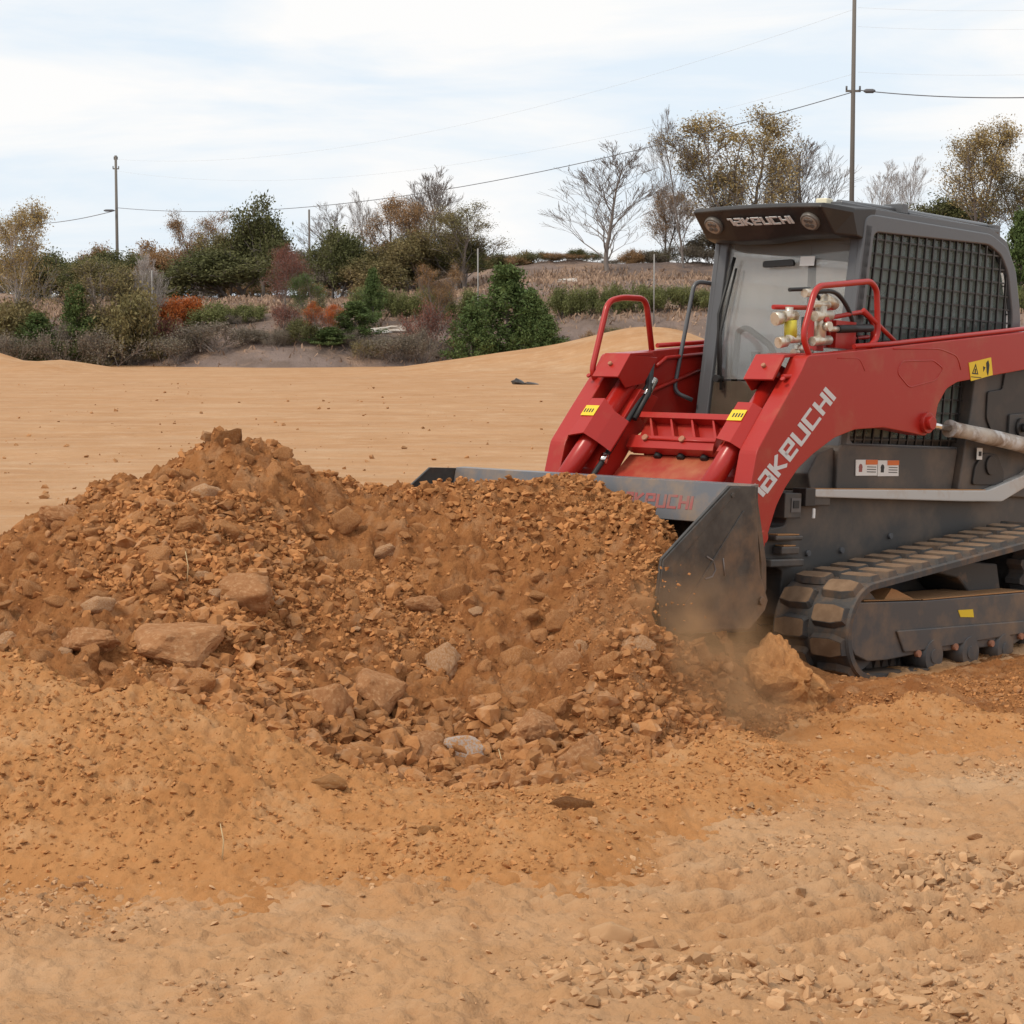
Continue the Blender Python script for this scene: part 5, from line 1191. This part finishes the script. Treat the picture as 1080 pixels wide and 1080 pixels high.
T(80, 300, 40, 109, 'pine', 'lf_pine', 'slim pine left of the large loose olive tree', var=0)
T(20, 315, 70, 111, 'shrub', 'lf_olive', 'olive shrub below the thin yellow tree', var=2, cat='shrub')
T(60, 340, 80, 108, 'brush', 'lf_brush', 'brown brush between the two small pines on the left', var=0, cat='thicket')
T(110, 345, 90, 107.5, 'brush', 'lf_brush', 'brown brush under the large loose olive tree', var=1, cat='thicket')
T(10, 350, 60, 107.5, 'brush', 'lf_brush', 'brown brush at the foot of the bank on the left edge', var=2, cat='thicket')
T(415, 352, 60, 107.5, 'brush', 'lf_brush', 'low brown brush among the pale rocks on the bank', var=2, cat='thicket')
T(440, 345, 60, 108, 'brush', 'lf_brush', 'brown brush left of the young pines', var=0, cat='thicket')
T(384, 358, 40, 107, 'brush', 'lf_olive', 'olive brush at the foot of the bank under the bushy pine', var=1, cat='thicket')
for i, px in enumerate(range(395, 1090, 25)):
    if 500 < px < 575: continue
    T(px+trr.uniform(-4, 4), trr.uniform(298, 306), trr.uniform(30, 44), 116, 'shrub', 'lf_hedge', 'low yellow-green shrub in the row along the ledge of the bank', 'row of low shrubs on the bank', cat='shrub')
for i in range(26):
    px = trr.choice([trr.uniform(0, 500), trr.uniform(585, 760)]); d = trr.uniform(107.5, 112); P = at(px, 330, d); top = 352-(bz(P.x, d)+trr.uniform(.5, 1.0)-CAM_H)*FPX/d
    T(px, top, trr.uniform(24, 50), d, 'brush', trr.choice(['lf_brush', 'lf_brush', 'lf_rust', 'lf_olive']), 'low dry bush on the lower slope of the bank', 'dry bushes on the slope of the bank', cat='bush')
for i in range(44):
    px = -30+i*26+trr.uniform(-8, 8); P = at(px, 280, 149); top = 352-(bz(P.x, 149)+trr.uniform(.5, 1.5)-CAM_H)*FPX/149
    T(px, top, trr.uniform(34, 58), trr.uniform(147, 151), 'brush', trr.choice(['lf_brush', 'lf_rust', 'lf_green']), 'low brown bush along the top of the bank', 'bushes along the top of the bank', cat='bush')
_on = ['first', 'second', 'third', 'fourth', 'fifth', 'sixth', 'seventh', 'eighth', 'ninth', 'tenth', 'eleventh', 'twelfth', 'thirteenth', 'fourteenth', 'fifteenth', 'sixteenth', 'seventeenth', 'eighteenth', 'nineteenth', 'twentieth']
def ordinal(i):
    return _on[i] if i < 20 else ({2: 'twenty', 3: 'thirty', 4: 'forty'}[(i+1)//10]+'-'+_on[(i+1) % 10-1] if (i+1) % 10 else {3: 'thirtieth', 4: 'fortieth'}[(i+1)//10])
for gname, what in (('row of low shrubs on the bank', 'low shrub from the left in the row along the bank ledge'), ('dry bushes on the slope of the bank', 'dry bush from the left on the lower slope of the bank'),
                    ('bushes along the top of the bank', 'low bush from the left along the top of the bank'), ('far belt of low trees', 'low tree from the left in the far belt on the skyline')):
    mem = sorted([o for o in C.objects if o.get('group') == gname], key=lambda o: o.location.x/o.location.y)
    for i, o in enumerate(mem): o['label'] = ordinal(i)+' '+what
# far-off woodland behind the skyline, and dry grass
r = np.random.default_rng(77); n = 60000
gxp = r.uniform(-32, 42, n); gyp = r.uniform(105.5, 143, n); gz = bank_z(gxp, gyp)
keep = (gyp > 114) | (r.random(n) < .15); gxp, gyp, gz = gxp[keep], gyp[keep], gz[keep]; n = len(gxp)
ang = r.uniform(0, pi, n); hh = r.uniform(.06, .34, n); ww = r.uniform(.015, .07, n); dxx = np.cos(ang)*ww; dyy = np.sin(ang)*ww; lean = r.normal(0, .12, (n, 2))
Vg = np.stack([np.c_[gxp-dxx, gyp-dyy, gz-.05], np.c_[gxp+dxx, gyp+dyy, gz-.05], np.c_[gxp+lean[:, 0]+dxx*.4, gyp+lean[:, 1]+dyy*.4, gz+hh], np.c_[gxp+lean[:, 0]-dxx*.8, gyp+lean[:, 1]-dyy*.8, gz+hh*.8]], 1).reshape(-1, 3)
o = newobj('dry_grass', nmesh('dry_grass', Vg, np.arange(n*4).reshape(-1, 4)), None, [M['straw']]); tag(o, 'dry pinkish-brown grass covering the bank', 'grass', kind='stuff')
# pale rock outcrops on the bank
for px, py, hw, lab in [(340, 350, 16, 'pale rock outcrop on the bank behind the bushy pine'), (412, 348, 20, 'white rock outcrop in the middle of the bank'), (395, 368, 14, 'pale stone patch low on the bank left of the brown brush'), (270, 358, 16, 'pale rocks showing beside the grey-brown thicket'), (600, 297, 12, 'small white rock high on the bank above the pines')]:
    d = 107.5; P = None
    for dd in np.arange(104.5, 140, .25):
        q = at(px, py, float(dd))
        if q.z < bz(q.x, q.y): P = q; break
    if P is None: continue
    mb = MB(); V, F = clod_shape(3, 70+px, flat=.5, rough=.3); s_ = hw/FPX*P.y
    o = newobj('rock_outcrop', nmesh('rock_outcrop', V*np.array([s_*1.3, s_, s_*.8]), F), None, [M['bankrock']]); o.location = (P.x, P.y, P.z); tag(o, lab, 'rocks')

# ------------------------------------------------------------------ poles, wires, stakes
def pole(px, top, d, r_, label, arms=(), name='utility_pole'):
    P = at(px, top, d); zb = bz(P.x, P.y)-.3; o = empty(name, (P.x, P.y, zb)); tag(o, label, 'utility pole')
    mb = MB(); mb.tube([(0, 0, 0), (0, 0, (P.z-zb)*.5), (0, 0, P.z-zb)], [r_, r_*.85, r_*.7], 10); mb.build('pole', M['wood'], o)
    for (w, zt) in arms:
        h = at(px, zt, d).z-zb; mb = MB(); mb.box((-w, -.08, h-.06), (w, .08, h+.06)); mb.build('crossarm', M['wood'], o)
        for s in (-1, 1): mb = MB(); mb.tube([(s*w*.9, 0, h+.05), (s*w*.9, 0, h+.3)], .06, 8); mb.build('insulator', M['wire'], o)
    return o
pole(902, -60, 128, .16, 'tall grey utility pole rising out of the top of the picture', [(.45, 96)])
pole(122, 164, 235, .20, 'far utility pole standing on the left skyline', [(.35, 178), (.2, 168)])
pole(326, 221, 300, .20, 'short distant utility pole between the trees')
def wire(a, b, sag, r_, label, m='wire'):
    A = Vector(a); B = Vector(b); pts = []
    for k in range(33): t = k/32; p = A.lerp(B, t); p.z -= sag*4*t*(1-t); pts.append(p-A)
    mb = MB(); mb.tube(pts, r_, 5); o = mb.build('power_line', M[m]); o.location = A; tag(o, label, 'power line'); return o
PR_ = lambda y, x=900: at(x, y, 128); PL = lambda y: at(122, y, 235)
wire(PL(219), PR_(97), 2.8, .028, 'lowest and darkest wire sagging between the two utility poles')
wire(at(38, 236, 320), PL(222), .3, .045, 'wire leaving the far pole towards the left edge')
wire(PR_(95, 905), at(1140, 101, 110), .25, .03, 'darkest wire running from the tall pole to the right edge')
wire(PL(168), PR_(10), 3.0, .007, 'faint topmost wire between the two utility poles', 'wirepale')
wire(PL(180), PR_(78), 3.2, .007, 'faint middle wire between the two utility poles', 'wirepale')
for y, l in ((8, 'topmost thin wire right of the tall pole'), (28, 'second thin wire right of the tall pole'), (76, 'third thin wire right of the tall pole')): wire(PR_(y, 905), at(1140, y+1, 112), .15, .006, l, 'wirepale')
for p, l, dx in ((at(115, 222, 234.5), 'dark splice box on the wire beside the far pole', 1.2), (at(917, 96, 126), 'dark splice sleeve on the wire right of the tall pole', .7)):
    mb = MB(); mb.tube([(-dx*.5, 0, 0), (-dx*.3, 0, .0), (dx*.3, 0, 0), (dx*.5, 0, .02)], [.05, .13, .13, .05], 8); o = mb.build('wire_splice', M['wire']); o.location = p; tag(o, l, 'wire splice')
for px, tp, bt, d, l in [(504, 262, 322, 112, 'thin grey stake above the young pines'), (690, 268, 315, 114, 'thin grey stake left of the loader cab'), (160, 285, 330, 110, 'thin pale stake in front of the olive tree on the left')]:
    P = at(px, tp, d); zb = bz(P.x, P.y)-.1; mb = MB(); mb.tube([(0, 0, 0), (0, 0, P.z-zb)], .04, 6); o = mb.build('marker_stake', M['stake']); o.location = (P.x, P.y, zb); tag(o, l, 'stake')
# dark debris on the field
P = at(552, 404, 70); z0 = float(ground_z(np.array([P.x]), np.array([P.y]))[0])
V, F = clod_shape(2, 5); V2 = V*np.array([.28, .2, .26])+np.array([-.12, 0, .12]); V3 = V*np.array([.35, .2, .12])+np.array([.3, .05, .05])
o = newobj('rubble_chunk', nmesh('rubble_chunk', np.r_[V2, V3], np.r_[F, F+len(V)]), None, [M['dark']]); o.location = (P.x, P.y, z0); tag(o, 'small dark chunk of debris lying far out on the open field', 'debris')
